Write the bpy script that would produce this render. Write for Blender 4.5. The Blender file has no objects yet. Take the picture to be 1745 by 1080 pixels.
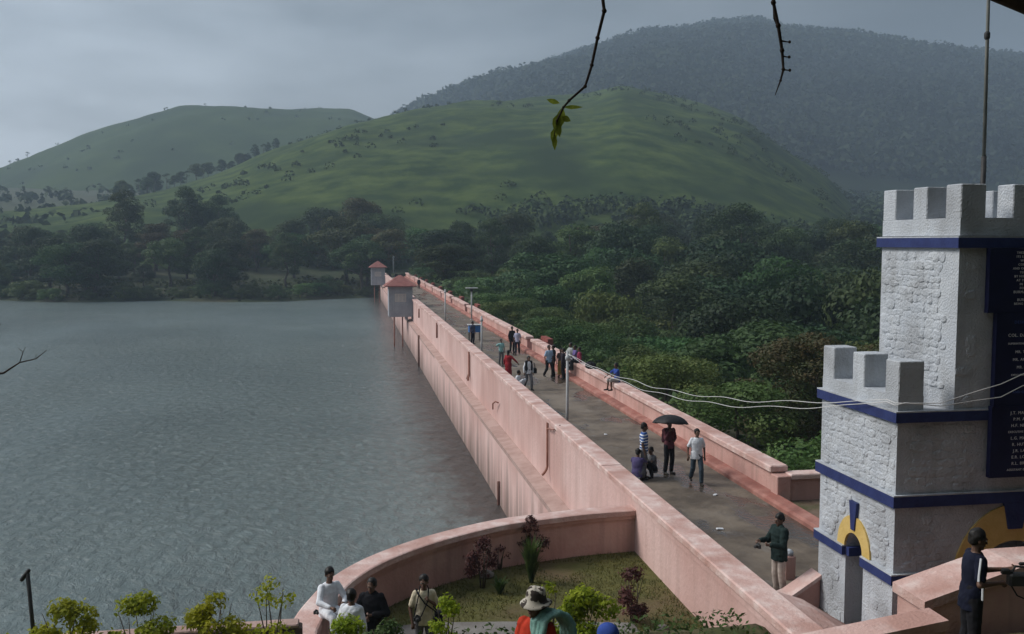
import bpy, math, random
import numpy as np
from mathutils import Vector, Matrix, noise, geometry
R = math.radians
rng = np.random.default_rng(7)
random.seed(7)
sc = bpy.context.scene
col = sc.collection

# ------------------------------------------------------------------ camera, sky, sun, exposure
cam = bpy.data.cameras.new('camera')
camo = bpy.data.objects.new('camera', cam); col.objects.link(camo)
cam.sensor_width = 36.0
cam.lens = 36.0 * 1650.0 / 1745.0
cam.clip_start = 0.1; cam.clip_end = 9000
camo.location = (0, 0, 11.5)
camo.rotation_euler = (R(90 - 4.436), 0, R(-9.62))
sc.camera = camo

SUN_EL, SUN_AZ = R(42), R(-72)          # azimuth from +y towards +x: the light comes from the left, over the lake
sdir = Vector((math.sin(SUN_AZ) * math.cos(SUN_EL), math.cos(SUN_AZ) * math.cos(SUN_EL), math.sin(SUN_EL)))
sun = bpy.data.lights.new('sun', 'SUN'); suno = bpy.data.objects.new('sun', sun); col.objects.link(suno)
sun.energy = 1.5; sun.angle = R(24); sun.color = (1.0, 0.96, 0.9)
suno.rotation_euler = sdir.to_track_quat('Z', 'Y').to_euler()

W = bpy.data.worlds.new('World'); sc.world = W; W.use_nodes = True
nt = W.node_tree; nt.nodes.clear()
def wn(t, **k):
    n = nt.nodes.new(t)
    for a, b in k.items(): setattr(n, a, b)
    return n
out = wn('ShaderNodeOutputWorld'); bg = wn('ShaderNodeBackground'); bg.inputs[1].default_value = 0.1
sky = wn('ShaderNodeTexSky', sky_type='NISHITA', sun_disc=False)
sky.sun_elevation = SUN_EL; sky.sun_rotation = SUN_AZ; sky.air_density = 2.0; sky.dust_density = 4.0
tc = wn('ShaderNodeTexCoord'); mp = wn('ShaderNodeMapping'); mp.inputs['Scale'].default_value = (1.2, 1.2, 4.0)
nz = wn('ShaderNodeTexNoise'); nz.inputs['Scale'].default_value = 2.3; nz.inputs['Detail'].default_value = 7; nz.inputs['Roughness'].default_value = .55
nt.links.new(tc.outputs['Generated'], mp.inputs[0]); nt.links.new(mp.outputs[0], nz.inputs['Vector'])
dotn = wn('ShaderNodeVectorMath', operation='DOT_PRODUCT'); dotn.inputs[1].default_value = sdir
nt.links.new(tc.outputs['Generated'], dotn.inputs[0])
glow = wn('ShaderNodeMapRange'); glow.inputs[1].default_value = -0.04; glow.inputs[2].default_value = 0.95
glow.inputs[3].default_value = 0.065; glow.inputs[4].default_value = 0.97
nt.links.new(dotn.outputs['Value'], glow.inputs[0])
cr = wn('ShaderNodeMapRange'); cr.inputs[1].default_value = .34; cr.inputs[2].default_value = .66; cr.inputs[3].default_value = .52; cr.inputs[4].default_value = 1.42
nt.links.new(nz.outputs[0], cr.inputs[0])
mul = wn('ShaderNodeMath', operation='MULTIPLY'); nt.links.new(glow.outputs[0], mul.inputs[0]); nt.links.new(cr.outputs[0], mul.inputs[1])
cl = wn('ShaderNodeVectorMath', operation='SCALE'); cl.inputs[0].default_value = (4.1, 4.5, 5.0)
nt.links.new(mul.outputs[0], cl.inputs['Scale'])
mixw = wn('ShaderNodeMix', data_type='RGBA'); mixw.inputs[0].default_value = 0.93
nt.links.new(sky.outputs[0], mixw.inputs[6]); nt.links.new(cl.outputs[0], mixw.inputs[7])
nt.links.new(mixw.outputs[2], bg.inputs[0]); nt.links.new(bg.outputs[0], out.inputs[0])

sc.view_settings.view_transform = 'Standard'; sc.view_settings.look = 'None'
sc.view_settings.exposure = 1.0; sc.view_settings.gamma = 1.0
sc.render.engine = 'CYCLES'
sc.cycles.use_denoising = True
sc.cycles.max_bounces = 6; sc.cycles.diffuse_bounces = 3; sc.cycles.volume_bounces = 1
sc.cycles.transparent_max_bounces = 8

# ------------------------------------------------------------------ materials
MC = {}
def mat(key, c1, c2=None, scale=3.0, rough=.85, spec=.25, bump=0., bscale=20., coord='pos', detail=6, lo=.38, hi=.62, trans=0., rnd=0., stretch=None, metal=0., c3=None, s3=.3, extra=None):
    if key in MC: return MC[key]
    m = bpy.data.materials.new(key); m.use_nodes = True; t = m.node_tree; N = t.nodes; L = t.links
    b = N['Principled BSDF']; b.inputs['Roughness'].default_value = rough; b.inputs['Specular IOR Level'].default_value = spec
    b.inputs['Metallic'].default_value = metal
    if coord == 'pos':
        g = N.new('ShaderNodeNewGeometry'); vec = g.outputs['Position']
    else:
        g = N.new('ShaderNodeTexCoord'); vec = g.outputs['Object']
    raw = vec
    if stretch:
        q = N.new('ShaderNodeMapping'); q.inputs['Scale'].default_value = stretch; L.new(vec, q.inputs[0]); vec = q.outputs[0]
    c4 = lambda c: (*c, 1)
    last = None
    if c2 is not None:
        n = N.new('ShaderNodeTexNoise'); n.inputs['Scale'].default_value = scale; n.inputs['Detail'].default_value = detail; n.inputs['Roughness'].default_value = .62
        L.new(vec, n.inputs['Vector'])
        r = N.new('ShaderNodeMapRange'); r.inputs[1].default_value = lo; r.inputs[2].default_value = hi; L.new(n.outputs[0], r.inputs[0])
        x = N.new('ShaderNodeMix'); x.data_type = 'RGBA'; x.inputs[6].default_value = c4(c1); x.inputs[7].default_value = c4(c2); L.new(r.outputs[0], x.inputs[0])
        last = x.outputs[2]
        if c3 is not None:
            n3 = N.new('ShaderNodeTexNoise'); n3.inputs['Scale'].default_value = s3; n3.inputs['Detail'].default_value = 5; L.new(raw, n3.inputs['Vector'])
            r3 = N.new('ShaderNodeMapRange'); r3.inputs[1].default_value = .48; r3.inputs[2].default_value = .66; L.new(n3.outputs[0], r3.inputs[0])
            x3 = N.new('ShaderNodeMix'); x3.data_type = 'RGBA'; L.new(r3.outputs[0], x3.inputs[0]); L.new(last, x3.inputs[6]); x3.inputs[7].default_value = c4(c3)
            last = x3.outputs[2]
    if rnd and last is not None:
        o = N.new('ShaderNodeObjectInfo'); h = N.new('ShaderNodeHueSaturation')
        a = N.new('ShaderNodeMapRange'); a.inputs[3].default_value = .5 - rnd * .12; a.inputs[4].default_value = .5 + rnd * .06; L.new(o.outputs['Random'], a.inputs[0])
        fr = N.new('ShaderNodeMath'); fr.operation = 'MULTIPLY'; fr.inputs[1].default_value = 7.31; L.new(o.outputs['Random'], fr.inputs[0])
        f2 = N.new('ShaderNodeMath'); f2.operation = 'FRACT'; L.new(fr.outputs[0], f2.inputs[0])
        a2 = N.new('ShaderNodeMapRange'); a2.inputs[3].default_value = 1 - rnd * .45; a2.inputs[4].default_value = 1 + rnd * .55; L.new(f2.outputs[0], a2.inputs[0])
        L.new(a.outputs[0], h.inputs['Hue']); L.new(a2.outputs[0], h.inputs['Value']); L.new(last, h.inputs['Color']); last = h.outputs[0]
    if extra: last = extra(t, raw, last, b)
    if last is not None: L.new(last, b.inputs['Base Color'])
    else: b.inputs['Base Color'].default_value = c4(c1)
    if bump:
        nb = N.new('ShaderNodeTexNoise'); nb.inputs['Scale'].default_value = bscale; nb.inputs['Detail'].default_value = 7; L.new(vec, nb.inputs['Vector'])
        bb = N.new('ShaderNodeBump'); bb.inputs['Strength'].default_value = bump; bb.inputs['Distance'].default_value = .06; L.new(nb.outputs[0], bb.inputs['Height']); L.new(bb.outputs[0], b.inputs['Normal'])
    if trans:
        tr = N.new('ShaderNodeBsdfTranslucent'); ms = N.new('ShaderNodeMixShader'); ms.inputs[0].default_value = trans
        if last is not None: L.new(last, tr.inputs[0])
        else: tr.inputs[0].default_value = c4(c1)
        L.new(b.outputs[0], ms.inputs[1]); L.new(tr.outputs[0], ms.inputs[2]); L.new(ms.outputs[0], N['Material Output'].inputs[0])
    MC[key] = m
    return m

def streaks(fac, dark, zlo=None, zhi=None, sc_=(2.2, 2.2, .1), lo=.5, hi=.72):
    """rain streaks running down a wall; with zlo/zhi they thin out between those heights"""
    def f(t, raw, last, b):
        N = t.nodes; L = t.links
        q = N.new('ShaderNodeMapping'); q.inputs['Scale'].default_value = sc_; L.new(raw, q.inputs[0])
        n = N.new('ShaderNodeTexNoise'); n.inputs['Scale'].default_value = 1.6; n.inputs['Detail'].default_value = 5; L.new(q.outputs[0], n.inputs['Vector'])
        r = N.new('ShaderNodeMapRange'); r.inputs[1].default_value = lo; r.inputs[2].default_value = hi; r.inputs[4].default_value = fac; L.new(n.outputs[0], r.inputs[0])
        x = N.new('ShaderNodeMix'); x.data_type = 'RGBA'; x.inputs[7].default_value = (*dark, 1); L.new(last, x.inputs[6]); L.new(r.outputs[0], x.inputs[0])
        last = x.outputs[2]
        if zlo is not None:
            s = N.new('ShaderNodeSeparateXYZ'); L.new(raw, s.inputs[0])
            q2 = N.new('ShaderNodeMapping'); q2.inputs['Scale'].default_value = (1.5, 1.5, .12); L.new(raw, q2.inputs[0])
            n2 = N.new('ShaderNodeTexNoise'); n2.inputs['Scale'].default_value = 1.3; n2.inputs['Detail'].default_value = 6; L.new(q2.outputs[0], n2.inputs['Vector'])
            mm = N.new('ShaderNodeMath'); mm.operation = 'MULTIPLY_ADD'; mm.inputs[1].default_value = -6.0; L.new(n2.outputs[0], mm.inputs[0])
            ad = N.new('ShaderNodeMath'); ad.operation = 'ADD'; L.new(s.outputs[2], mm.inputs[2]); L.new(mm.outputs[0], ad.inputs[0]); ad.inputs[1].default_value = 3.0
            r2 = N.new('ShaderNodeMapRange'); r2.inputs[1].default_value = zlo; r2.inputs[2].default_value = zhi; r2.inputs[3].default_value = .8; r2.inputs[4].default_value = 0; L.new(ad.outputs[0], r2.inputs[0])
            x2 = N.new('ShaderNodeMix'); x2.data_type = 'RGBA'; x2.inputs[7].default_value = (.09, .075, .06, 1); L.new(last, x2.inputs[6]); L.new(r2.outputs[0], x2.inputs[0])
            last = x2.outputs[2]
        return last
    return f

PINK = mat('pink_plaster', (.55, .315, .275), (.63, .405, .36), scale=.9, bump=.25, bscale=14, c3=(.47, .275, .24), s3=.5, extra=streaks(.45, (.30, .19, .16)))
PINKDAM = mat('pink_dam_plaster', (.63, .42, .385), (.70, .50, .465), scale=.5, bump=.25, bscale=9, c3=(.55, .345, .31), s3=.22, lo=.34, hi=.66, extra=streaks(.36, (.38, .25, .215), -.4, 2.2, lo=.46))
COPING = mat('pink_coping', (.60, .40, .36), (.74, .60, .56), scale=2.6, bump=.35, bscale=18, c3=(.46, .27, .23), s3=.9, lo=.45, hi=.68)
LEDGE = mat('mossy_ledge', (.36, .24, .21), (.46, .325, .29), scale=1.2, bump=.4, bscale=12)
KERB = mat('red_oxide_kerb', (.30, .12, .095), (.40, .20, .165), scale=1.7, bump=.3, bscale=16, c3=(.20, .085, .07), s3=.8)
REDBAY = mat('red_oxide', (.20, .055, .045), (.27, .085, .07), scale=2, bump=.3)
NAVY = mat('navy_paint', (.022, .032, .115), (.03, .045, .15), scale=4, rough=.6, bump=.15)
NAVYSIGN = mat('navy_sign', (.008, .010, .045), (.011, .014, .06), scale=2, rough=.6)
LETTER = mat('white_lettering', (.75, .75, .78), rough=.7)
LETTERB = mat('blue_lettering', (.05, .09, .32), rough=.7)
WHITE = mat('whitewash', (.45, .48, .525), (.55, .58, .62), scale=2.2, rough=.9, bump=.55, bscale=26, c3=(.36, .375, .40), s3=1.1, extra=streaks(.30, (.27, .27, .27), sc_=(3, 3, .3)))
YELLOW = mat('yellow_paint', (.56, .39, .12), (.64, .46, .17), scale=3, bump=.2)
GREYW = mat('grey_render', (.30, .31, .345), (.37, .38, .41), scale=1.4, bump=.15, extra=streaks(.3, (.16, .16, .18)))
REDROOF = mat('red_roof', (.23, .09, .08), (.29, .125, .11), scale=2.2, bump=.3)
STEEL = mat('galvanised', (.42, .43, .44), (.52, .53, .54), scale=3, rough=.55, coord='obj')
DARKM = mat('dark_metal', (.03, .032, .035), (.05, .05, .05), scale=5, rough=.55, coord='obj')
RUST = mat('rusty_pipe', (.23, .10, .075), (.31, .15, .11), scale=4, rough=.8)
CONC = mat('path_concrete', (.17, .155, .145), (.24, .225, .21), scale=1.2, bump=.3, c3=(.11, .10, .085), s3=.7)
BARK = mat('bark', (.07, .055, .042), (.13, .11, .09), scale=5, coord='obj', bump=.5)
TWIG = mat('twig_bark', (.035, .025, .02), (.06, .042, .035), scale=20, coord='obj')
def leafmat(k, a, b, rnd=.5, s=.7, c3=None, tr=.25): return mat(k, a, b, scale=s, rough=.6, spec=.2, trans=tr, rnd=rnd, coord='obj', c3=c3, s3=.25)
LEAF_D = leafmat('leaf_dark', (.020, .040, .017), (.040, .075, .028), c3=(.050, .088, .030))
LEAF_M = leafmat('leaf_mid', (.028, .058, .018), (.055, .105, .032), c3=(.072, .118, .036))
LEAF_L = leafmat('leaf_light', (.042, .090, .022), (.080, .150, .040), c3=(.10, .15, .045))
LEAF_O = leafmat('leaf_olive', (.060, .055, .026), (.10, .090, .036), c3=(.055, .075, .027))
LEAF_R = leafmat('leaf_reddish', (.045, .058, .022), (.100, .078, .034), rnd=.1, s=1.3, c3=(.045, .075, .022))
LEAF_Y = leafmat('leaf_yellowgreen', (.19, .26, .016), (.37, .42, .03), rnd=.25, s=5, c3=(.11, .18, .015), tr=.45)
LEAF_P = leafmat('leaf_purple', (.060, .022, .022), (.11, .042, .036), rnd=.2, s=5, c3=(.045, .045, .02))
LEAF_G = leafmat('leaf_grassy', (.04, .075, .02), (.075, .12, .03), rnd=.1, s=4)

# ------------------------------------------------------------------ object helpers
def tag(o, label=None, cat=None, group=None, kind=None):
    if label: o['label'] = label
    if cat: o['category'] = cat
    if group: o['group'] = group
    if kind: o['kind'] = kind
    return o
def link(o, parent=None):
    col.objects.link(o)
    if parent is not None: o.parent = parent
    return o
def empty(name, loc=(0, 0, 0), rz=0., label=None, cat=None, group=None):
    o = bpy.data.objects.new(name, None); col.objects.link(o); o.location = loc; o.rotation_euler = (0, 0, rz)
    o.empty_display_size = .2
    return tag(o, label, cat, group)
def copy_tree(o, parent=None):
    c = o.copy(); col.objects.link(c)
    if parent is not None: c.parent = parent
    for ch in list(o.children): copy_tree(ch, c)
    return c
def mesh_np(name, V, F, m, parent=None, smooth=False):
    """F: (n,k) array of equal sized faces"""
    V = np.asarray(V, dtype=np.float32); F = np.asarray(F, dtype=np.int32); n, k = F.shape
    me = bpy.data.meshes.new(name)
    me.vertices.add(len(V)); me.vertices.foreach_set('co', V.ravel())
    me.loops.add(n * k); me.loops.foreach_set('vertex_index', F.ravel())
    me.polygons.add(n); me.polygons.foreach_set('loop_start', np.arange(0, n * k, k, dtype=np.int32))
    me.update(calc_edges=True); me.validate()
    if smooth: me.polygons.foreach_set('use_smooth', np.ones(len(me.polygons), dtype=bool))
    if m: me.materials.append(m)
    o = bpy.data.objects.new(name, me); link(o, parent); return o

class MB:
    def __init__(s): s.v = []; s.f = []
    def quad(s, a, b, c, d):
        i = len(s.v); s.v += [a, b, c, d]; s.f.append((i, i + 1, i + 2, i + 3)); return s
    def box(s, x0, x1, y0, y1, z0, z1):
        i = len(s.v)
        s.v += [(x0, y0, z0), (x1, y0, z0), (x1, y1, z0), (x0, y1, z0), (x0, y0, z1), (x1, y0, z1), (x1, y1, z1), (x0, y1, z1)]
        s.f += [tuple(i + k for k in q) for q in ((0, 3, 2, 1), (4, 5, 6, 7), (0, 1, 5, 4), (1, 2, 6, 5), (2, 3, 7, 6), (3, 0, 4, 7))]
        return s
    def bbox(s, x0, x1, y0, y1, z0, z1, b=.02):
        """box with chamfered vertical and top edges"""
        def ring(z, e): return [(x0 + e, y0 + b, z), (x0 + b, y0 + e, z), (x1 - b, y0 + e, z), (x1 - e, y0 + b, z), (x1 - e, y1 - b, z), (x1 - b, y1 - e, z), (x0 + b, y1 - e, z), (x0 + e, y1 - b, z)]
        i = len(s.v); s.v += ring(z0, 0) + ring(z1 - b, 0) + [(x + (b if x < (x0 + x1) / 2 else -b) * .8, y + (b if y < (y0 + y1) / 2 else -b) * .8, z1) for x, y, _ in ring(z1, 0)]
        for r in (0, 8):
            for k in range(8): s.f.append((i + r + k, i + r + (k + 1) % 8, i + r + 8 + (k + 1) % 8, i + r + 8 + k))
        s.f.append(tuple(i + 16 + k for k in range(8))); s.f.append(tuple(i + 7 - k for k in range(8)))
        return s
    def tube(s, pts, rads, n=8, cap=True):
        pts = [Vector(p) for p in pts]
        if not hasattr(rads, '__len__'): rads = [rads] * len(pts)
        i0 = len(s.v); up = Vector((0, 0, 1)); prev = None
        for k, p in enumerate(pts):
            d = (pts[min(k + 1, len(pts) - 1)] - pts[max(k - 1, 0)])
            if d.length < 1e-9: d = Vector((0, 0, 1))
            d.normalize()
            a = prev if prev is not None else (Vector((1, 0, 0)) if abs(d.x) < .9 else Vector((0, 1, 0)))
            a = (a - d * a.dot(d)).normalized(); prev = a; b = d.cross(a)
            for j in range(n):
                t = 2 * math.pi * j / n; s.v.append(tuple(p + (a * math.cos(t) + b * math.sin(t)) * rads[k]))
        for k in range(len(pts) - 1):
            for j in range(n):
                a0 = i0 + k * n; s.f.append((a0 + j, a0 + (j + 1) % n, a0 + n + (j + 1) % n, a0 + n + j))
        if cap:
            s.f.append(tuple(i0 + n - 1 - j for j in range(n))); e = i0 + (len(pts) - 1) * n; s.f.append(tuple(e + j for j in range(n)))
        return s
    def ell(s, c, r, M=None, nu=10, nv=7):
        i = len(s.v); c = Vector(c)
        P = []
        for a in range(1, nv):
            th = math.pi * a / nv
            for b in range(nu):
                ph = 2 * math.pi * b / nu; P.append(Vector((r[0] * math.sin(th) * math.cos(ph), r[1] * math.sin(th) * math.sin(ph), r[2] * math.cos(th))))
        P += [Vector((0, 0, r[2])), Vector((0, 0, -r[2]))]
        if M is not None: P = [M @ p for p in P]
        s.v += [tuple(p + c) for p in P]
        for a in range(nv - 2):
            for b in range(nu): s.f.append((i + a * nu + b, i + (a + 1) * nu + b, i + (a + 1) * nu + (b + 1) % nu, i + a * nu + (b + 1) % nu))
        t = i + (nv - 1) * nu
        for b in range(nu):
            s.f.append((t, i + b, i + (b + 1) % nu)); s.f.append((t + 1, i + (nv - 2) * nu + (b + 1) % nu, i + (nv - 2) * nu + b))
        return s
    def cap(s, a, b, ra, rb, n=10):
        """tapered capsule"""
        a = Vector(a); b = Vector(b); d = b - a
        if d.length < 1e-6: return s.ell(a, (ra, ra, ra))
        d.normalize(); pts = []; rr = []
        for t in (1.0, .8, .4): pts.append(a - d * ra * t); rr.append(max(ra * math.sqrt(max(0, 1 - t * t)), .0008))
        pts.append(a); rr.append(ra); pts.append(b); rr.append(rb)
        for t in (.4, .8, 1.0): pts.append(b + d * rb * t); rr.append(max(rb * math.sqrt(max(0, 1 - t * t)), .0008))
        return s.tube(pts, rr, n)
    def loft(s, rings, n=16, cap=True):
        """rings: (centre, side vector*rx, depth vector*ry)"""
        i = len(s.v)
        for c, a, b in rings:
            for j in range(n):
                t = 2 * math.pi * j / n; s.v.append(tuple(Vector(c) + Vector(a) * math.cos(t) + Vector(b) * math.sin(t)))
        for k in range(len(rings) - 1):
            for j in range(n): s.f.append((i + k * n + j, i + k * n + (j + 1) % n, i + (k + 1) * n + (j + 1) % n, i + (k + 1) * n + j))
        if cap:
            s.f.append(tuple(i + n - 1 - j for j in range(n))); e = i + (len(rings) - 1) * n; s.f.append(tuple(e + j for j in range(n)))
        return s
    def slab(s, loops, to3, t):
        """polygon with holes, loops in 2-D; to3(u,v,w) with w=0 front and w=t back"""
        flat = [p for l in loops for p in l]
        tris = geometry.tessellate_polygon([[Vector((p[0], p[1], 0)) for p in l] for l in loops])
        i = len(s.v); n = len(flat)
        s.v += [tuple(to3(p[0], p[1], 0)) for p in flat] + [tuple(to3(p[0], p[1], t)) for p in flat]
        for a, b, c in tris: s.f.append((i + a, i + b, i + c)); s.f.append((i + n + c, i + n + b, i + n + a))
        k0 = 0
        for l in loops:
            m = len(l)
            for k in range(m):
                a = k0 + k; b = k0 + (k + 1) % m; s.f.append((i + a, i + b, i + n + b, i + n + a))
            k0 += m
        return s
    def build(s, name, m, parent=None, smooth=False, fix=True):
        me = bpy.data.meshes.new(name); me.from_pydata(s.v, [], s.f)
        if fix:
            import bmesh
            bm = bmesh.new(); bm.from_mesh(me); bmesh.ops.recalc_face_normals(bm, faces=bm.faces); bm.to_mesh(me); bm.free()
        if smooth: me.polygons.foreach_set('use_smooth', np.ones(len(me.polygons), dtype=bool))
        if m: me.materials.append(m)
        o = bpy.data.objects.new(name, me); link(o, parent); return o

def sstep(t): t = np.clip(t, 0, 1); return t * t * (3 - 2 * t)
def fbm(x, y, s, o=4): return noise.fractal(Vector((x / s, y / s, 3.7)), 1.0, 2.0, o)

# ------------------------------------------------------------------ terrain and hills
def shore(x): return 198 + 5 * math.sin(x / 17.) + 3 * math.sin(x / 6.3 + 1) + (abs(x + 20) * .05 if x < -20 else 0)
def ground_h(x, y):
    s = y - shore(min(x, 8))
    hf = (.25 + min(s, 6) * .12 + max(0, s - 6) * .095) if s > 0 else max(-4., s * .25)
    hf += .5 * fbm(x, y, 9) * (1 if s > 3 else 0)
    d = x - 12.6
    hv = 4.2 - 17.5 * float(sstep(d / 34.)) + 1.2 * fbm(x, y, 14)
    hv = hv + max(0, d - 100) * .18
    hv = max(hv, hv + (4.5 - hv) * float(sstep((y - 120) / 100.)))
    hv = hv + (4.1 - hv) * float(sstep((27 - y) / 12.)) * float(sstep((30 - d) / 22.))
    w = float(sstep((x - 6.6) / 6.0))
    w = max(w, 0)
    if y > 215: w = w * float(sstep((265 - y) / 50.))
    h = hf * (1 - w) + hv * w
    return h
xs = np.concatenate([np.linspace(-420, -90, 34)[:-1], np.linspace(-90, 6.4, 45)[:-1], np.linspace(6.4, 60, 40)[:-1], np.linspace(60, 420, 45)])
ys = np.concatenate([np.linspace(-120, 10, 20)[:-1], np.linspace(10, 180, 60)[:-1], np.linspace(180, 300, 50)[:-1], np.linspace(300, 700, 24)])
TV = []
for yy in ys:
    for xx in xs:
        TV.append((xx, yy, ground_h(xx, yy) if yy > 9 else min(ground_h(xx, yy), 0)))
nx = len(xs); ii = np.arange(nx - 1); jj = np.arange(len(ys) - 1)
J, I = np.meshgrid(jj, ii, indexing='ij'); a = (J * nx + I).ravel()
GROUND = mat('undergrowth_soil', (.024, .036, .014), (.045, .058, .022), scale=.35, bump=.8, bscale=2.5, c3=(.05, .048, .026), s3=.08)
tag(mesh_np('terrain', TV, np.stack([a, a + 1, a + nx + 1, a + nx], 1), GROUND, smooth=True), 'overgrown ground of the valley and of the far lake shore', kind='structure')

RF = [(-420, 330, 6), (-231.5, 400.0, 9.8), (-176.3, 410.0, 22.1), (-137.4, 420.0, 26.1), (-113.6, 440.0, 29.9), (-89.9, 480.0, 37.3), (-62.6, 520.0, 49.7), (-39.3, 570.0, 67.6), (3.9, 620.0, 88.9), (42.4, 650.0, 101.1), (85.2, 680.0, 110.2), (128.6, 690.0, 115.6), (171.7, 690.0, 120.0), (195.1, 680.0, 121.1), (210.6, 660.0, 111.2), (233.5, 640.0, 98.2), (246.8, 600.0, 82.2), (260.9, 560.0, 58.6), (267.6, 520.0, 40.6), (266, 480.0, 19.9), (270, 440.0, 7.8), (289.0, 420.0, 3.7), (371.5, 420.0, 2.0)]
RL = [(-900, 800, 2), (-605.7, 900.0, 3.0), (-549.2, 950.0, 17.6), (-445.5, 980.0, 47.4), (-325.8, 1000.0, 77.9), (-288.5, 1000.0, 95.6), (-256.2, 1000.0, 110.1), (-229.1, 1000.0, 120.1), (-191.0, 1000.0, 129.3), (-157.9, 1000.0, 137.4), (-107.9, 1000.0, 141.3), (-79.8, 1000.0, 139.7), (-28.4, 1000.0, 142.5), (6.4, 1000.0, 142.2), (65.0, 1000.0, 119.9), (125.0, 1000.0, 79.1), (200, 1000, 60)]
RB = [(-330, 1500, 55), (-164.5, 1500.0, 82.9), (-78.4, 1500.0, 127.4), (53.2, 1500.0, 186.5), (133.7, 1500.0, 227.9), (233.6, 1500.0, 266.0), (316.7, 1500.0, 299.8), (372.8, 1500.0, 319.5), (467.7, 1500.0, 345.4), (564.6, 1500.0, 358.0), (653.6, 1500.0, 363.2), (719.9, 1450.0, 339.4), (791.4, 1400.0, 322.6), (877.6, 1350.0, 302.5), (982.3, 1300.0, 281.9), (1140.2, 1200.0, 241.8), (1282.0, 1000.0, 163.3), (1318.7, 800.0, 109.2)]
RF = [(x + float(np.interp(x, [200, 240, 290], [0, 8, 0])), y, z + float(np.interp(x, [172, 265], [-11 * max(0, z) / 121., 5])) * (1 if z > 4 else 0)) for x, y, z in RF]; RL = [(x, y, z - 1 * z / 142.) for x, y, z in RL]; RB = [(x, y, z - 34 * z / 360.) for x, y, z in RB]
HILLS = {}
def hill(name, ridge, ybase, zbase, m, nu, nv, amp, ns, label, power=1.0):
    ridge = np.array(ridge, float)
    t = np.linspace(0, len(ridge) - 1, nu)
    k = np.arange(len(ridge))
    # smooth interpolation along the ridge
    P = np.stack([np.interp(t, k, ridge[:, c]) for c in range(3)], 1)
    for _ in range(max(1, nu // 90)):
        Q = P.copy(); Q[1:-1] = (P[:-2] + 2 * P[1:-1] + P[2:]) / 4; P = Q
    v = np.concatenate([[-.06], np.linspace(0, 1, nv), 1 + np.linspace(.05, .6, 9)])
    G = np.zeros((nu, len(v), 3))
    for i in range(nu):
        px, py, pz = P[i]; yb = min(ybase, py - 25)
        bx, by = px * yb / py, yb
        for j, vv in enumerate(v):
            x = bx + (px - bx) * vv; y = by + (py - by) * vv
            if vv < 0: z = -40
            elif vv <= 1: z = zbase + (pz - zbase) * math.sin(vv * math.pi / 2) ** power
            else: z = pz - (vv - 1) ** 1.5 * pz * 1.6
            if vv >= 0: z += amp * (noise.fractal(Vector((x / ns, y / ns, 1.3)), 1.0, 2.1, 5) - .1) * max(0, math.sin(max(0, min(vv, 1.2)) * math.pi / 1.2)) ** .7 * (.3 + .7 * min(1, abs(1 - vv) * 4))
            if vv >= 0: z -= amp * .8 * abs(noise.noise(Vector((x / (ns * 1.3), 9.1, 2.2)))) * math.sin(min(vv, 1) * math.pi)
            G[i, j] = (x, y, max(z, -6 if vv < 0 else -3))
    nvv = len(v); A, B = np.meshgrid(np.arange(nu - 1), np.arange(nvv - 1), indexing='ij'); a = (A * nvv + B).ravel()
    o = mesh_np(name, G.reshape(-1, 3), np.stack([a, a + nvv, a + nvv + 1, a + 1], 1), m, smooth=True)
    tag(o, label, kind='structure'); HILLS[name] = (G, v)
def on_hill(name, u, vv):
    G, v = HILLS[name]; fi = u * (len(G) - 1); i = int(min(fi, len(G) - 2)); fj = float(np.interp(vv, v, np.arange(len(v)))); j = int(min(fj, len(v) - 2))
    a, b = fi - i, fj - j
    return (G[i, j] * (1 - a) + G[i + 1, j] * a) * (1 - b) + (G[i, j + 1] * (1 - a) + G[i + 1, j + 1] * a) * b
GRASSH = mat('hill_grass', (.025, .047, .015), (.072, .102, .029), scale=.09, bump=1.0, bscale=.6, c3=(.024, .042, .017), s3=.022, detail=9, rough=.95, spec=.05)
GRASSL = mat('far_hill_grass', (.036, .058, .022), (.05, .075, .028), scale=.03, bump=1.0, bscale=.3, c3=(.028, .046, .02), s3=.012, detail=9, rough=.95, spec=.05)
WOODH = mat('mountain_scrub', (.016, .024, .013), (.026, .036, .017), scale=.02, bump=1.0, bscale=.2, c3=(.03, .042, .02), s3=.006, detail=9, rough=.95, spec=.05)
hill('front_hill', RF, 245, 5, GRASSH, 200, 70, 3.4, 70, 'grassy green hill rising behind the far end of the dam', .95)
hill('left_hill', RL, 560, 3, GRASSL, 130, 40, 7.0, 120, 'hazy green hill with a flat top beyond the lake', .95)
hill('mountain', RB, 560, 8, WOODH, 150, 50, 16.0, 170, 'dark wooded mountain fading into cloud', 1.0)

# unseen hills behind the photographer, raised steeply to shade the tower front
bk = []
bx = np.linspace(-500, 500, 40); by = np.linspace(-330, -14, 24)
for yy in by:
    for xx in bx: bk.append((xx, yy, 9 + 85 * float(sstep((-yy - 8) / 150.)) * (1 + .3 * fbm(xx, yy, 90)) + 6 * fbm(xx, yy, 30) * float(sstep((-yy - 14) / 40.))))
J, I = np.meshgrid(np.arange(23), np.arange(39), indexing='ij'); a = (J * 40 + I).ravel()
tag(mesh_np('rear_hillside', bk, np.stack([a, a + 1, a + 41, a + 40], 1), GRASSH, smooth=True), 'unseen hillside behind the viewpoint, made steep to shade the tower front', kind='structure')

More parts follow.
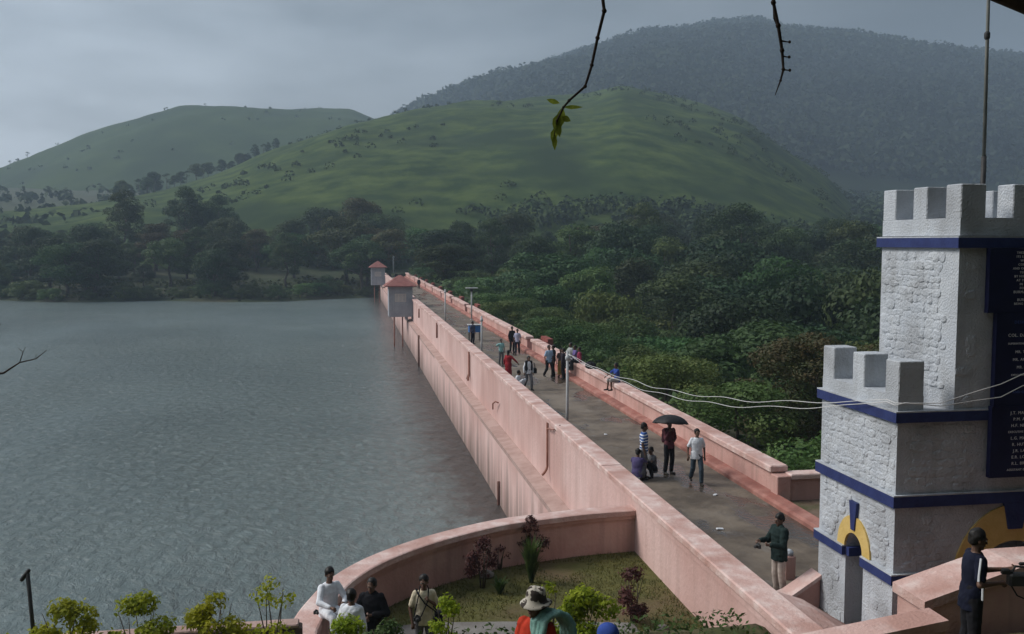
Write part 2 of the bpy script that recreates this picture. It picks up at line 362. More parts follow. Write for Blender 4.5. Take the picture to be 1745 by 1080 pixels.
# ------------------------------------------------------------------ water
def water_extra(t, raw, last, b):
    N = t.nodes; L = t.links
    q = N.new('ShaderNodeMapping'); q.inputs['Scale'].default_value = (1.0, .62, 1); q.inputs['Rotation'].default_value = (0, 0, R(28)); L.new(raw, q.inputs[0])
    n1 = N.new('ShaderNodeTexNoise'); n1.inputs['Scale'].default_value = 1.9; n1.inputs['Detail'].default_value = 6; n1.inputs['Roughness'].default_value = .66; n1.inputs['Distortion'].default_value = .4
    n2 = N.new('ShaderNodeTexNoise'); n2.inputs['Scale'].default_value = .16; n2.inputs['Detail'].default_value = 3
    L.new(q.outputs[0], n1.inputs['Vector']); L.new(q.outputs[0], n2.inputs['Vector'])
    b1 = N.new('ShaderNodeBump'); b1.inputs['Strength'].default_value = 1.0; b1.inputs['Distance'].default_value = .55; L.new(n1.outputs[0], b1.inputs['Height'])
    b2 = N.new('ShaderNodeBump'); b2.inputs['Strength'].default_value = .7; b2.inputs['Distance'].default_value = .5; L.new(n2.outputs[0], b2.inputs['Height']); L.new(b1.outputs[0], b2.inputs['Normal'])
    L.new(b2.outputs[0], b.inputs['Normal']); b.inputs['IOR'].default_value = 1.33
    q4 = N.new('ShaderNodeMapping'); q4.inputs['Scale'].default_value = (.045, .012, 1); q4.inputs['Rotation'].default_value = (0, 0, R(-35)); L.new(raw, q4.inputs[0])
    n4 = N.new('ShaderNodeTexNoise'); n4.inputs['Scale'].default_value = 1.0; n4.inputs['Detail'].default_value = 4; L.new(q4.outputs[0], n4.inputs['Vector'])
    m4 = N.new('ShaderNodeMapRange'); m4.inputs[1].default_value = .35; m4.inputs[2].default_value = .65; m4.inputs[3].default_value = .18; m4.inputs[4].default_value = .75; L.new(n4.outputs[0], m4.inputs[0]); L.new(m4.outputs[0], b1.inputs['Distance'])
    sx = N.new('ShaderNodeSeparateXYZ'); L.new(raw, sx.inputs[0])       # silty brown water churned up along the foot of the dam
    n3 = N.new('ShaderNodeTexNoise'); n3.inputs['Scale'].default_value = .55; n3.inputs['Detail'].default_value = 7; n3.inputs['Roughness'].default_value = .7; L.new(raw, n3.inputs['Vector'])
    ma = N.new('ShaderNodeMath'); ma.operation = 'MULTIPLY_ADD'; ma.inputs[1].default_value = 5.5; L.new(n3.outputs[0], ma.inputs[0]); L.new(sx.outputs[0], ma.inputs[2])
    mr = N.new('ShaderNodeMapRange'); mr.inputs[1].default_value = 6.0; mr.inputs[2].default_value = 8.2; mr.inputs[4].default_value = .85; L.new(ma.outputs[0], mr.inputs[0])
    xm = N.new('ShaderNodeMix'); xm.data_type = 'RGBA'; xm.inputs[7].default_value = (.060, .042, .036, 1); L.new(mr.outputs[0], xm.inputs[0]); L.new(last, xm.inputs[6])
    return xm.outputs[2]
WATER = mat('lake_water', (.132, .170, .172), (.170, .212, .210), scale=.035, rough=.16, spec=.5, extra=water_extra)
wv = [(-900, -80, 0), (6.5, -80, 0), (6.5, 260, 0), (-900, 260, 0)]
tag(mesh_np('lake_water', wv, [[0, 1, 2, 3]], WATER), 'rippled grey green lake water', kind='structure')

# ------------------------------------------------------------------ dam
dam = empty('dam', (6.98, 14, 4.4), 0, 'long pink painted dam wall running from the terrace to the far shore', 'dam')
def dchild(o):
    o.parent = dam; o.matrix_parent_inverse = Matrix.Translation((-6.98, -14, -4.4)); return o
Y0, Y1 = 13.4, 197.
prof = [(6.45, -21.5), (6.45, 2.76), (6.98, 2.86), (6.98, 5.12), (7.40, 5.12), (7.40, 4.385), (11.95, 4.385), (13.2, -21.5)]
ysd = np.linspace(Y0, Y1, 60)
m = MB(); n = len(prof)
for k, yy in enumerate(ysd):
    m.v += [(p[0] + (.03 * noise.noise(Vector((yy * .21, p[1], 0))) if k else 0), yy, p[1] + (.015 * noise.noise(Vector((yy * .3, p[0], 4))) if p[1] > -5 else 0)) for p in prof]
for k in range(len(ysd) - 1):
    for j in range(n): m.f.append((k * n + j, k * n + (j + 1) % n, (k + 1) * n + (j + 1) % n, (k + 1) * n + j))
m.f.append(tuple(range(n))); m.f.append(tuple((len(ysd) - 1) * n + n - 1 - j for j in range(n)))
dchild(m.build('wall_body', PINKDAM))
# mossy ledge half way down the water face
m = MB(); m.slab([[(6.44, 2.60), (6.44, 2.77), (6.977, 2.875), (6.977, 2.70)]], lambda u, v, w: (u, Y0 + 4 + w, v), Y1 - Y0 - 4)
dchild(m.build('ledge', LEDGE))
# coping of the lake side parapet: a moulded strip under a wide slab
m = MB()
for k in range(30):
    ya = Y0 + .1 + k * (Y1 - Y0 - .2) / 30; yb = Y0 + .1 + (k + 1) * (Y1 - Y0 - .2) / 30
    e = .012 * noise.noise(Vector((k * 1.7, 0, 0)))
    m.slab([[(6.90, 5.13), (6.87, 5.16), (6.87, 5.28 + e), (6.90, 5.305 + e), (7.45, 5.305 + e), (7.48, 5.28 + e), (7.48, 5.16), (7.45, 5.13)]], lambda u, v, w: (u, ya + w, v), yb - ya - .012)
dchild(m.build('coping', COPING))
m = MB(); m.box(6.935, 6.979, Y0, Y1, 4.98, 5.10); dchild(m.build('moulding', PINKDAM))
# downstream parapet in runs, with refuge bays between them
runs = [(24.9, 60.6), (62.3, 94.6), (96.5, 108.5), (110.3, 121), (122.4, 134), (135.4, 146), (147.6, 158), (159.6, 170), (171.6, 183), (184.6, 197)]
for ya, yb in runs:
    m = MB(); m.bbox(11.56, 11.90, ya, yb, 4.386, 5.14, .02); dchild(m.build('parapet', PINK))
    m = MB(); m.bbox(11.46, 12.0, ya - .05, yb + .05, 5.145, 5.31, .03); dchild(m.build('coping', COPING))
for (a0, ya), (yb, b0) in zip(runs[:-1], runs[1:]):
    m = MB(); m.box(12.55, 12.9, ya - .3, yb + .3, 3.9, 5.3); m.box(11.9, 12.55, ya - .3, ya - .05, 3.9, 5.1); m.box(11.9, 12.55, yb + .05, yb + .3, 3.9, 5.1); m.box(11.95, 12.55, ya - .05, yb + .05, 3.9, 4.4)
    dchild(m.build('refuge_bay', REDBAY))
m = MB(); m.slab([[(11.20, 4.39), (11.20, 4.50), (11.26, 4.56), (11.555, 4.60), (11.555, 4.39)]], lambda u, v, w: (u, 17.3 + w, v), Y1 - 17.3); dchild(m.build('kerb', KERB))
# pipes, hooks and stains of the lake face
def pipe(pts, r, mm=RUST):
    m = MB(); m.tube(pts, r, 8); return dchild(m.build('pipe', mm, smooth=True))
pipe([(6.90, 33.2, 5.12), (6.90, 33.2, 3.55), (6.86, 33.2, 3.42), (6.78, 33.15, 3.33), (6.70, 33.1, 3.27)], .045)
pipe([(6.90, 33.2, 4.92), (6.86, 32.7, 4.98), (6.88, 32.1, 5.08), (7.0, 31.6, 5.32)], .022)
pipe([(6.90, 55.7, 5.12), (6.90, 55.7, 3.75), (6.84, 55.6, 3.6), (6.80, 55.4, 3.5)], .06)
pipe([(6.90, 55.75, 3.9), (6.86, 55.9, 3.7), (6.8, 56.0, 3.5)], .04)
pipe([(6.90, 76.4, 5.1), (6.90, 76.4, 3.9)], .07)
pipe([(6.90, 44.6, 3.95), (6.80, 44.8, 3.98), (6.75, 45.3, 3.8), (6.78, 45.5, 3.5)], .035)
pipe([(6.38, 89.2, 2.9), (6.38, 89.2, -1)], .09, mat('dark_rust', (.12, .06, .05), (.17, .09, .07), scale=3))
pipe([(6.38, 41.2, 1.05), (6.38, 41.2, -1)], .06, MC['dark_rust'])
pipe([(6.90, 96, 4.9), (6.90, 96, 4.0)], .07)

# road on the crest
def road_extra(t, raw, last, b):
    N = t.nodes; L = t.links
    q = N.new('ShaderNodeMapping'); q.inputs['Scale'].default_value = (1, .45, 1); L.new(raw, q.inputs[0])
    n = N.new('ShaderNodeTexNoise'); n.inputs['Scale'].default_value = .75; n.inputs['Detail'].default_value = 4; L.new(q.outputs[0], n.inputs['Vector'])
    r = N.new('ShaderNodeMapRange'); r.inputs[1].default_value = .53; r.inputs[2].default_value = .59; L.new(n.outputs[0], r.inputs[0])
    rr = N.new('ShaderNodeMapRange'); rr.inputs[3].default_value = .75; rr.inputs[4].default_value = .09; L.new(r.outputs[0], rr.inputs[0]); L.new(rr.outputs[0], b.inputs['Roughness'])
    x = N.new('ShaderNodeMix'); x.data_type = 'RGBA'; L.new(r.outputs[0], x.inputs[0]); L.new(last, x.inputs[6]); x.inputs[7].default_value = (.065, .053, .043, 1)
    n2 = N.new('ShaderNodeTexNoise'); n2.inputs['Scale'].default_value = 2.2; n2.inputs['Detail'].default_value = 8; n2.inputs['Roughness'].default_value = .7; L.new(q.outputs[0], n2.inputs['Vector'])
    r2 = N.new('ShaderNodeMapRange'); r2.inputs[1].default_value = .58; r2.inputs[2].default_value = .68; r2.inputs[4].default_value = .5; L.new(n2.outputs[0], r2.inputs[0])
    x2 = N.new('ShaderNodeMix'); x2.data_type = 'RGBA'; L.new(r2.outputs[0], x2.inputs[0]); L.new(x.outputs[2], x2.inputs[6]); x2.inputs[7].default_value = (.22, .20, .18, 1)
    return x2.outputs[2]
ROAD = mat('wet_road', (.075, .056, .041), (.165, .130, .096), scale=.9, rough=.7, spec=.5, bump=.35, bscale=7, c3=(.20, .165, .130), s3=.35, extra=road_extra)
rv = []
yr = np.linspace(13.4, 197, 120); xr = np.linspace(7.405, 11.555, 9)
for yy in yr:
    for xx in xr: rv.append((xx, yy, 4.402 + .012 * fbm(xx, yy, 2.5)))
J, I = np.meshgrid(np.arange(119), np.arange(8), indexing='ij'); a = (J * 9 + I).ravel()
tag(mesh_np('road', rv, np.stack([a, a + 1, a + 10, a + 9], 1), ROAD, smooth=True), 'wet dark roadway along the crest of the dam', kind='structure')
pv = []
yr = np.linspace(8, 25.2, 60); xr = np.linspace(11.55, 22, 36)
for yy in yr:
    for xx in xr: pv.append((xx, yy, 4.395 + .05 * max(0, fbm(xx, yy, 1.5)) - .25 * max(0, xx - 16)))
J, I = np.meshgrid(np.arange(59), np.arange(35), indexing='ij'); a = (J * 36 + I).ravel()
DIRT = mat('bare_dirt', (.13, .09, .065), (.19, .135, .10), scale=1.6, bump=.5, bscale=9, c3=(.06, .075, .028), s3=.6)
tag(mesh_np('dirt_ground', pv, np.stack([a, a + 1, a + 37, a + 36], 1), DIRT, smooth=True), 'bare reddish dirt beside the tower', kind='structure')

# return wall at the near end of the downstream parapet
rw = empty('return_wall', (12.2, 24.9, 4.4), 0, 'short pink wall turning off the near end of the right parapet towards the tower', 'wall')
def kid(o, p):
    o.parent = p; o.matrix_parent_inverse = Matrix.Translation(p.location).inverted() if p.rotation_euler.z == 0 else (Matrix.Translation(p.location) @ Matrix.Rotation(p.rotation_euler.z, 4, 'Z')).inverted(); return o
PINKSH = PINK
kid(MB().bbox(11.92, 16.5, 24.55, 24.88, 4.0, 5.0).build('wall_face', PINK), rw)
kid(MB().bbox(11.90, 16.5, 24.48, 24.95, 5.003, 5.14, .03).build('coping', COPING), rw)
kid(MB().bbox(11.50, 11.905, 24.45, 24.88, 4.39, 5.10).build('end_pier', PINK), rw)

# ------------------------------------------------------------------ terrace: lawn, curved wall
arc = [(-.75, 15.45), (-1.12, 16.2), (-1.05, 17.06), (-0.86, 17.89), (-0.45, 19.09), (0.26, 20.24), (1.31, 21.29), (2.46, 22.1), (3.52, 22.65), (4.72, 22.98), (5.78, 23.2), (6.99, 23.3)]
def resample(P, n):
    P = np.array(P, float); Q = [P[0]]
    # Catmull-Rom
    E = np.vstack([2 * P[0] - P[1], P, 2 * P[-1] - P[-2]]); outp = []
    for i in range(1, len(E) - 2):
        for t in np.linspace(0, 1, 12, endpoint=False):
            a, b, c, d = E[i - 1], E[i], E[i + 1], E[i + 2]
            outp.append(.5 * ((2 * b) + (-a + c) * t + (2 * a - 5 * b + 4 * c - d) * t * t + (-a + 3 * b - 3 * c + d) * t ** 3))
    outp.append(P[-1]); outp = np.array(outp)
    d = np.concatenate([[0], np.cumsum(np.linalg.norm(np.diff(outp, axis=0), axis=1))]); s = np.linspace(0, d[-1], n)
    return np.stack([np.interp(s, d, outp[:, k]) for k in range(2)], 1)
ar = resample(arc, 64)
tg = np.gradient(ar, axis=0); tg /= np.linalg.norm(tg, axis=1)[:, None]; nr = np.stack([tg[:, 1], -tg[:, 0]], 1)  # points to the inside
cw = empty('terrace_wall', (-1, 17, 3.8), 0, 'curved pink wall with a moulded coping round the lawn terrace', 'wall')
def sweep(name, prof, m):
    b = MB(); n = len(prof)
    for p, q in zip(ar, nr):
        b.v += [(p[0] + q[0] * o, p[1] + q[1] * o, z) for o, z in prof]
    for k in range(len(ar) - 1):
        for j in range(n): b.f.append((k * n + j, k * n + (j + 1) % n, (k + 1) * n + (j + 1) % n, (k + 1) * n + j))
    b.f.append(tuple(range(n))); b.f.append(tuple((len(ar) - 1) * n + n - 1 - j for j in range(n)))
    return kid(b.build(name, m), cw)
sweep('wall_face', [(.06, -3), (.06, 4.62), (.44, 4.62), (.44, 3.5), (.44, -3)], PINK)
sweep('coping', [(0, 4.72), (.02, 4.835), (.05, 4.85), (.50, 4.85), (.53, 4.835), (.54, 4.72)], COPING)
sweep('moulding', [(.04, 4.625), (.04, 4.715), (.49, 4.715), (.49, 4.625)], PINK)

LAWN = mat('lawn', (.075, .075, .022), (.12, .115, .034), scale=1.3, bump=.7, bscale=16, c3=(.13, .095, .05), s3=.55, detail=8)
inner = [tuple(p + q * .42) for p, q in zip(ar, nr)]
lv = []; lf = []
gx = np.linspace(-.9, 6.98, 52); gy = np.linspace(14.9, 23.2, 52)
def inside(x, y):
    yi = np.interp(x, [p[0] for p in inner], [p[1] for p in inner]) if x > inner[14][0] else None
    pts = inner + [(6.99, 23), (6.99, 14.8), (-.75, 14.8)]
    c = False; j = len(pts) - 1
    for i in range(len(pts)):
        xi, yi_ = pts[i]; xj, yj = pts[j]
        if (yi_ > y) != (yj > y) and x < (xj - xi) * (y - yi_) / (yj - yi_ + 1e-12) + xi: c = not c
        j = i
    return c
loop = [(p[0] - q[0] * -.1, p[1] - q[1] * -.1) for p, q in zip(ar, nr)] + [(6.975, 14.9), (-.6, 14.9)]
tr = geometry.tessellate_polygon([[Vector((p[0], p[1], 0)) for p in loop]])
tag(mesh_np('lawn', [(p[0], p[1], 3.78) for p in loop], np.array(tr), LAWN), 'worn brownish green lawn on the terrace', kind='structure')
# concrete strip at the front of the lawn
m = MB()
pp = [(-.45, 18.2), (.3, 18.62), (1.5, 18.75), (3.0, 18.55), (4.4, 18.3), (5.6, 18.05)]
m.slab([[(x, y + .35) for x, y in pp] + [(x, y - .42) for x, y in reversed(pp)]], lambda u, v, w: (u, v, 3.77 + w), .04)
tag(m.build('path', CONC), 'grey concrete path across the front of the lawn', kind='structure')

# lawn tufts
def blades(name, pts, h, w, m, label, lean=.5, per=1):
    N = len(pts); P = np.asarray(pts, float)
    th = rng.uniform(0, 2 * math.pi, N); hh = h * rng.uniform(.5, 1.3, N); ln = rng.normal(0, lean, (N, 2)) * hh[:, None]
    d = np.stack([np.cos(th), np.sin(th), np.zeros(N)], 1) * w
    tip = P + np.concatenate([ln, hh[:, None]], 1)
    V = np.stack([P - d, P + d, tip], 1).reshape(-1, 3)
    o = mesh_np(name, V, np.arange(3 * N).reshape(-1, 3), m); return tag(o, label, kind='stuff')
pts = []
while len(pts) < 9000:
    x, y = rng.uniform(-.9, 6.95), rng.uniform(15, 23.1)
    if inside(x, y) and noise.noise(Vector((x * .8, y * .8, 0))) > -.25 and not (18.1 < y < 19.1 and x < 5.6): pts.append((x, y, 3.775))
blades('lawn_grass', pts, .07, .012, leafmat('grass_blade', (.075, .085, .02), (.14, .125, .04), rnd=0, s=2), 'short tufts of dry and green grass on the lawn')

# ------------------------------------------------------------------ near bank and front wall
def bank_h(x, y):
    z = 5.05 + 1.2 * float(sstep((13.4 - y) / 2.2)) + 3.4 * float(sstep((7.5 - y) / 8.)) + .06 * fbm(x, y, 1.2)
    if x > -1.0: z -= 1.25 * float(sstep((y - 15.0) / 1.3)) * float(sstep((x + 1.0) / .4))
    return z
bx = np.linspace(-14, 9.5, 80); by = np.linspace(-14, 16.4, 80); bv = []
for yy in by:
    for xx in bx:
        yq = yy if xx > -.9 else min(yy, 15.4)
        bv.append((xx, yq, bank_h(xx, yq) if xx < 7.0 or yy < 12.4 else 4.0))
J, I = np.meshgrid(np.arange(79), np.arange(79), indexing='ij'); a = (J * 80 + I).ravel()
BANK = mat('bank_soil', (.07, .06, .028), (.11, .095, .045), scale=1.5, bump=.6, bscale=8, c3=(.06, .075, .022), s3=.6)
tag(mesh_np('bank', bv, np.stack([a, a + 1, a + 81, a + 80], 1), BANK, smooth=True), 'planted earth bank below the viewpoint', kind='structure')
fw = empty('front_wall', (-4, 15.5, 0), 0, 'low dark brown wall in front of the lake with a pink top edge', 'wall')
kid(MB().bbox(-16, -.80, 15.45, 15.70, -3.5, 5.33).build('wall_face', mat('dark_brown_wall', (.10, .07, .06), (.16, .11, .095), scale=1.6, bump=.5, extra=streaks(.6, (.05, .045, .04)))), fw)  # dark brown base with darker streaks running down
m = MB(); m.bbox(-16, -.85, 15.44, 15.72, 5.333, 5.39, .02); kid(m.build('coping', LEDGE), fw)

# ------------------------------------------------------------------ stair walls right of the terrace
def stair_wall(name, prof, y0, y1, label, cw_=.07):
    """prof: (x, ztop) from left to right; a pink wall with a sloping coping"""
    e = empty(name, (prof[0][0], y0, 4.4), 0, label, 'wall')
    z0 = 3.9
    body = [(prof[0][0], z0)] + [(x, z - .14) for x, z in prof] + [(prof[-1][0], z0)]
    kid(MB().slab([body], lambda u, v, w: (u, y0 + .06 + w, v), y1 - y0 - .12).build('wall_face', PINK), e)
    cp = [(x, z - .137) for x, z in prof] + [(x, z) for x, z in reversed(prof)]
    kid(MB().slab([cp], lambda u, v, w: (u - (.05 if u == prof[0][0] else 0), y0 + w, v), y1 - y0).build('coping', COPING), e)
    return e
stair_wall('stair_wall', [(7.82, 6.56), (8.81, 6.85), (9.26, 6.97), (13.5, 7.0)], 11.85, 12.65, 'upper pink stair wall behind the man with the video camera')
stair_wall('stair_wall', [(5.1, 6.18), (5.9, 6.33), (7.70, 6.56)], 11.2, 11.65, 'lower pink stair wall sloping down to the left in front of the tower')
# ramp wedge between parapet and tower
rwedge = empty('ramp_wall', (7.5, 16.6, 4.4), 0, 'small pink wall sloping up from the dam parapet to the white tower', 'wall')
kid(MB().slab([[(7.47, 4.3), (7.47, 4.38), (8.35, 4.62), (8.98, 4.98), (8.98, 4.3)]], lambda u, v, w: (u, 17.0 + w + (u - 7.47) * .08, v), .3).build('wall_face', PINK), rwedge)
kid(MB().slab([[(7.46, 4.383), (7.46, 4.46), (8.35, 4.70), (8.985, 5.06), (8.985, 4.983), (8.35, 4.623)]], lambda u, v, w: (u, 16.95 + w + (u - 7.47) * .08, v), .42).build('coping', COPING), rwedge)
ap = empty('apron', (8, 14, 4.4), 0, 'pink plastered apron slab at the foot of the white tower', 'slab')
kid(MB().slab([[(7.3, 5.28), (8.1, 5.0), (9.0, 4.45), (9.0, 4.2), (7.3, 4.2)]], lambda u, v, w: (u, 12.9 + w, v), 3.2).build('slope', COPING), ap)

# ------------------------------------------------------------------ tower
tw = empty('castle_tower', (11.22, 14.65, 4.3), 0, 'white castellated stone tower with navy bands and name boards', 'tower')
TX0, TX1, TY0, TY1, UX0, UX1 = 9.0, 13.44, 14.65, 17.25, 10.0, 12.44
CXT = 11.22
def arcpts(c, z, r, n=12): return [(c + r * math.cos(math.pi * k / n), z + r * math.sin(math.pi * k / n)) for k in range(n + 1)]
front = [(TX0, 4.2), (CXT - .68, 4.2)] + list(reversed(arcpts(CXT, 5.95, .68))) + [(CXT + .68, 4.2), (TX1, 4.2), (TX1, 8.5), (TX0, 8.5)]
left = [(TY0 + .4, 4.2), (15.6, 4.2)] + list(reversed(arcpts(15.91, 5.95, .31))) + [(16.22, 4.2), (TY1 - .4, 4.2), (TY1 - .4, 8.5), (TY0 + .4, 8.5)]
kid(MB().slab([front], lambda u, v, w: (u, TY0 + w, v), .4).build('front_wall_panel', WHITE), tw)
kid(MB().slab([front], lambda u, v, w: (u, TY1 - .4 + w, v), .4).build('back_wall_panel', WHITE), tw)
kid(MB().slab([left], lambda u, v, w: (TX0 + w, u, v), .45).build('side_wall_panel', WHITE), tw)
kid(MB().box(TX1 - .45, TX1, TY0 + .4, TY1 - .4, 4.2, 8.5).build('side_wall_panel', WHITE), tw)
kid(MB().box(TX0 + .45, TX1 - .45, TY0 + .4, TY1 - .4, 8.2, 8.5).build('ceiling_slab', WHITE), tw)
kid(MB().box(TX0 + .02, TX1 - .02, TY0 + .02, TY1 - .02, 8.503, 8.66).build('roof_slab', WHITE), tw)
kid(MB().box(UX0, UX1, 14.62, 16.98, 8.663, 11.42).build('upper_wall', WHITE), tw)
kid(MB().box(UX0 + .02, UX1 - .02, 14.64, 16.96, 11.423, 11.6).build('roof_slab', WHITE), tw)
def band(x0, x1, y0, y1, z0, z1, gaps=()):
    """navy string course in four runs with a whitewashed weathering on top; gaps = (side, a, b)"""
    p = .075
    runs = {'left': [(y0 - p, y1 + p)], 'front': [(x0 + .001, x1 - .001)], 'right': [(y0 - p, y1 + p)], 'back': [(x0 + .001, x1 - .001)]}
    for s, a, b in gaps: runs[s] = [(runs[s][0][0], a), (b, runs[s][0][1])]
    for s, rr in runs.items():
        for a, b in rr:
            if s == 'left': q = (x0 - p, x0 + .001, a, b)
            elif s == 'right': q = (x1 - .001, x1 + p, a, b)
            elif s == 'front': q = (a, b, y0 - p, y0 + .001)
            else: q = (a, b, y1 - .001, y1 + p)
            kid(MB().box(*q, z0, z1).build('band', NAVY), tw)
            kid(MB().box(*q, z1 + .001, z1 + .022).build('band_cap', WHITE), tw)
band(TX0, TX1, TY0, TY1, 5.74, 5.90, (('left', 15.6, 16.22), ('front', CXT - 1.15, CXT + 1.15), ('back', CXT - .68, CXT + .68)))
band(TX0, TX1, TY0, TY1, 7.06, 7.25)
band(TX0, TX1, TY0, TY1, 8.50, 8.67)
band(UX0, UX1, 14.62, 16.98, 11.40, 11.57)
for yy in (15.605, 16.105): kid(MB().box(TX0 + .002, TX0 + .45, yy, yy + .11, 5.74, 5.90).build('band', NAVY), tw)
# merlons
def battlement(x0, x1, y0, y1, z0, zl, zt, xm, ym, skipx=()):
    t = .42
    m = MB(); m.box(x0, x1, y0, y0 + t, z0, zl); m.box(x0, x1, y1 - t, y1, z0, zl); m.box(x0, x0 + t, y0 + t, y1 - t, z0, zl); m.box(x1 - t, x1, y0 + t, y1 - t, z0, zl)
    kid(m.build('parapet', WHITE), tw)
    done = set()
    for a, b in xm:
        for ya, yb in ((y0, y0 + t), (y1 - t, y1)):
            kid(MB().bbox(a, b, ya, yb, zl + .002, zt, .015).build('merlon', WHITE), tw)
    for a, b in ym:
        for xa, xb in ((x0, x0 + t), (x1 - t, x1)):
            kid(MB().bbox(xa, xb, a, b, zl + .002, zt, .015).build('merlon', WHITE), tw)
battlement(UX0, UX1, 14.62, 16.98, 11.603, 11.9, 12.46, ((10.0, 10.46), (10.96, 11.48), (11.98, 12.44)), ((15.58, 16.0),))
# side buttress battlements (both sides of the upper block)
for x0, x1, s in ((TX0, UX0, 0), (UX1, TX1, 1)):
    m = MB(); xo = x0 if s == 0 else x1 - .46
    m.box(xo, xo + .46, TY0, TY1, 8.692, 8.93)
    xa, xb = (x0 + .46, x1) if s == 0 else (x0, x1 - .46)
    kid(m.build('parapet', WHITE), tw)
    for ya, yb in ((TY0, 15.06), (15.75, 16.15), (16.83, TY1)):
        kid(MB().bbox(xo, xo + .46, ya, yb, 8.932, 9.52, .015).build('merlon', WHITE), tw)
# arch rings, keystones
def ring(c, z, r0, r1, to3, t, stilt, name='arch_ring'):
    a = arcpts(c, z, r1, 16); b = arcpts(c, z, r0, 16)
    a = [(c + (u - c), z + (v - z) * stilt) for u, v in a]
    kid(MB().slab([a + list(reversed(b))], to3, t).build(name, YELLOW), tw)
ring(15.91, 5.925, .312, .57, lambda u, v, w: (TX0 - .035 + w, u, v), .045, 1.1)
ring(CXT, 5.70, .69, 1.14, lambda u, v, w: (u, TY0 - .035 + w, v), .045, 1.16)
kid(MB().slab([[(15.85, 6.30), (15.97, 6.30), (16.04, 6.82), (15.78, 6.82)]], lambda u, v, w: (TX0 - .06 + w, u, v), .058).build('keystone', NAVY), tw)
kid(MB().slab([[(CXT - .13, 6.60), (CXT + .13, 6.60), (CXT + .22, 7.055), (CXT - .22, 7.055)]], lambda u, v, w: (u, TY0 - .07 + w, v), .068).build('keystone', NAVY), tw)
# rubble stones
SV = []
for k in range(9):
    n = 9; ang = sorted([2 * math.pi * (i + random.uniform(-.28, .28)) / n for i in range(n)])
    rr = [random.uniform(.44, .56) for _ in range(n)]
    def P(sc_, h, jit=0): return [(max(-.5, min(.5, sc_ * r * 1.15 * math.cos(t))), max(-.5, min(.5, sc_ * r * 1.15 * math.sin(t))), h * random.uniform(.75, 1.25)) for r, t in zip(rr, ang)]
    v = P(1.0, 0) + P(.9, .6) + P(.6, 1.0) + [(random.uniform(-.1, .1), random.uniform(-.1, .1), random.uniform(.85, 1.25))]
    f = []
    for a in (0, n):
        for j in range(n): f.append((a + j, a + (j + 1) % n, a + n + (j + 1) % n, a + n + j))
    for j in range(n): f.append((2 * n + j, 2 * n + (j + 1) % n, 3 * n))
    me = bpy.data.meshes.new('stone'); me.from_pydata(v, [], f); me.materials.append(WHITE); SV.append(me)
STONES = []
def rubble(u0, u1, v0, v1, frame, avoid, cw_, ch, depth, keep=1.0):
    """frame(u,v)->(location, 3x3 columns)"""
    v = v0
    while v < v1 - ch * .4:
        h = min(ch * random.uniform(.75, 1.3), v1 - v); u = u0 - random.uniform(0, cw_ * .4)
        while u < u1:
            w = cw_ * random.uniform(.6, 1.5); uc, vc = u + w / 2, v + h / 2 + random.uniform(-.1, .1) * ch
            if uc - w / 2 > u0 - .02 and uc + w / 2 < u1 + .02 and not avoid(uc, vc, w, h) and random.random() < keep: STONES.append((frame(uc, vc), w * 1.14, h * 1.2, depth * random.uniform(.4, 1.2)))
            u += w
        v += h
fl = lambda X: (lambda u, v: (Vector((X, u, v)), Matrix(((0, 0, -1), (1, 0, 0), (0, 1, 0)))))
ff = lambda Y: (lambda u, v: (Vector((u, Y, v)), Matrix(((1, 0, 0), (0, 0, -1), (0, 1, 0)))))
rubble(14.92, 16.95, 9.0, 11.33, fl(UX0), lambda u, v, w, h: False, .21, .135, .026, .985)
rubble(14.70, 17.2, 7.30, 8.47, fl(TX0), lambda u, v, w, h: False, .20, .135, .024, .985)
rubble(14.70, 17.2, 5.95, 7.03, fl(TX0), lambda u, v, w, h: math.hypot(u - 15.91, (v - 5.92)) < .72 or (abs(u - 15.91) < .25 and v < 6.95), .20, .135, .024, .985)
nL = len(STONES)
rubble(14.72, 17.2, 4.35, 5.7, fl(TX0), lambda u, v, w, h: 15.5 < u + w / 2 and u - w / 2 < 16.3, .26, .18, .018, .8)
rubble(9.05, 10.55, 7.30, 8.47, ff(TY0), lambda u, v, w, h: u + w / 2 > 10.52, .26, .14, .016, .9)
rubble(9.05, 10.9, 5.95, 7.03, ff(TY0), lambda u, v, w, h: math.hypot(u - CXT, (v - 5.75)) < 1.42, .24, .14, .018, .9)
rubble(11.9, 13.4, 5.95, 8.47, ff(TY0), lambda u, v, w, h: v < 7.3 and math.hypot(u - CXT, (v - 5.75)) < 1.42 or 7.0 < v < 7.35 or u - w / 2 < 11.87, .26, .15, .018, .9)
rubble(10.04, 10.46, 8.75, 11.35, ff(14.62), lambda u, v, w, h: False, .26, .16, .012, .7)
rubble(12.0, 12.42, 8.75, 11.35, ff(14.62), lambda u, v, w, h: False, .26, .16, .012, .7)
rest = MB()
twinv = Matrix.Translation(tw.location).inverted()
for k, ((loc, M3), w, h, d) in enumerate(STONES):
    fx = random.choice((-1, 1)); me = SV[k % len(SV)]
    M4 = Matrix.Translation(loc) @ M3.to_4x4() @ Matrix.Rotation(math.pi if random.random() < .5 else 0, 4, 'Z') @ Matrix.Diagonal((w, h, d, 1))
    if k < 299:
        o = bpy.data.objects.new('stone', me); link(o, tw); o.matrix_parent_inverse = twinv; o.matrix_world = M4
        o.matrix_parent_inverse = twinv; o.matrix_basis = M4
    else:
        i = len(rest.v); rest.v += [tuple(M4 @ q.co) for q in me.vertices]; rest.f += [tuple(i + a for a in p.vertices) for p in me.polygons]
if rest.v: tag(kid(rest.build('stone_facing', WHITE, fix=False), tw), kind='stuff')
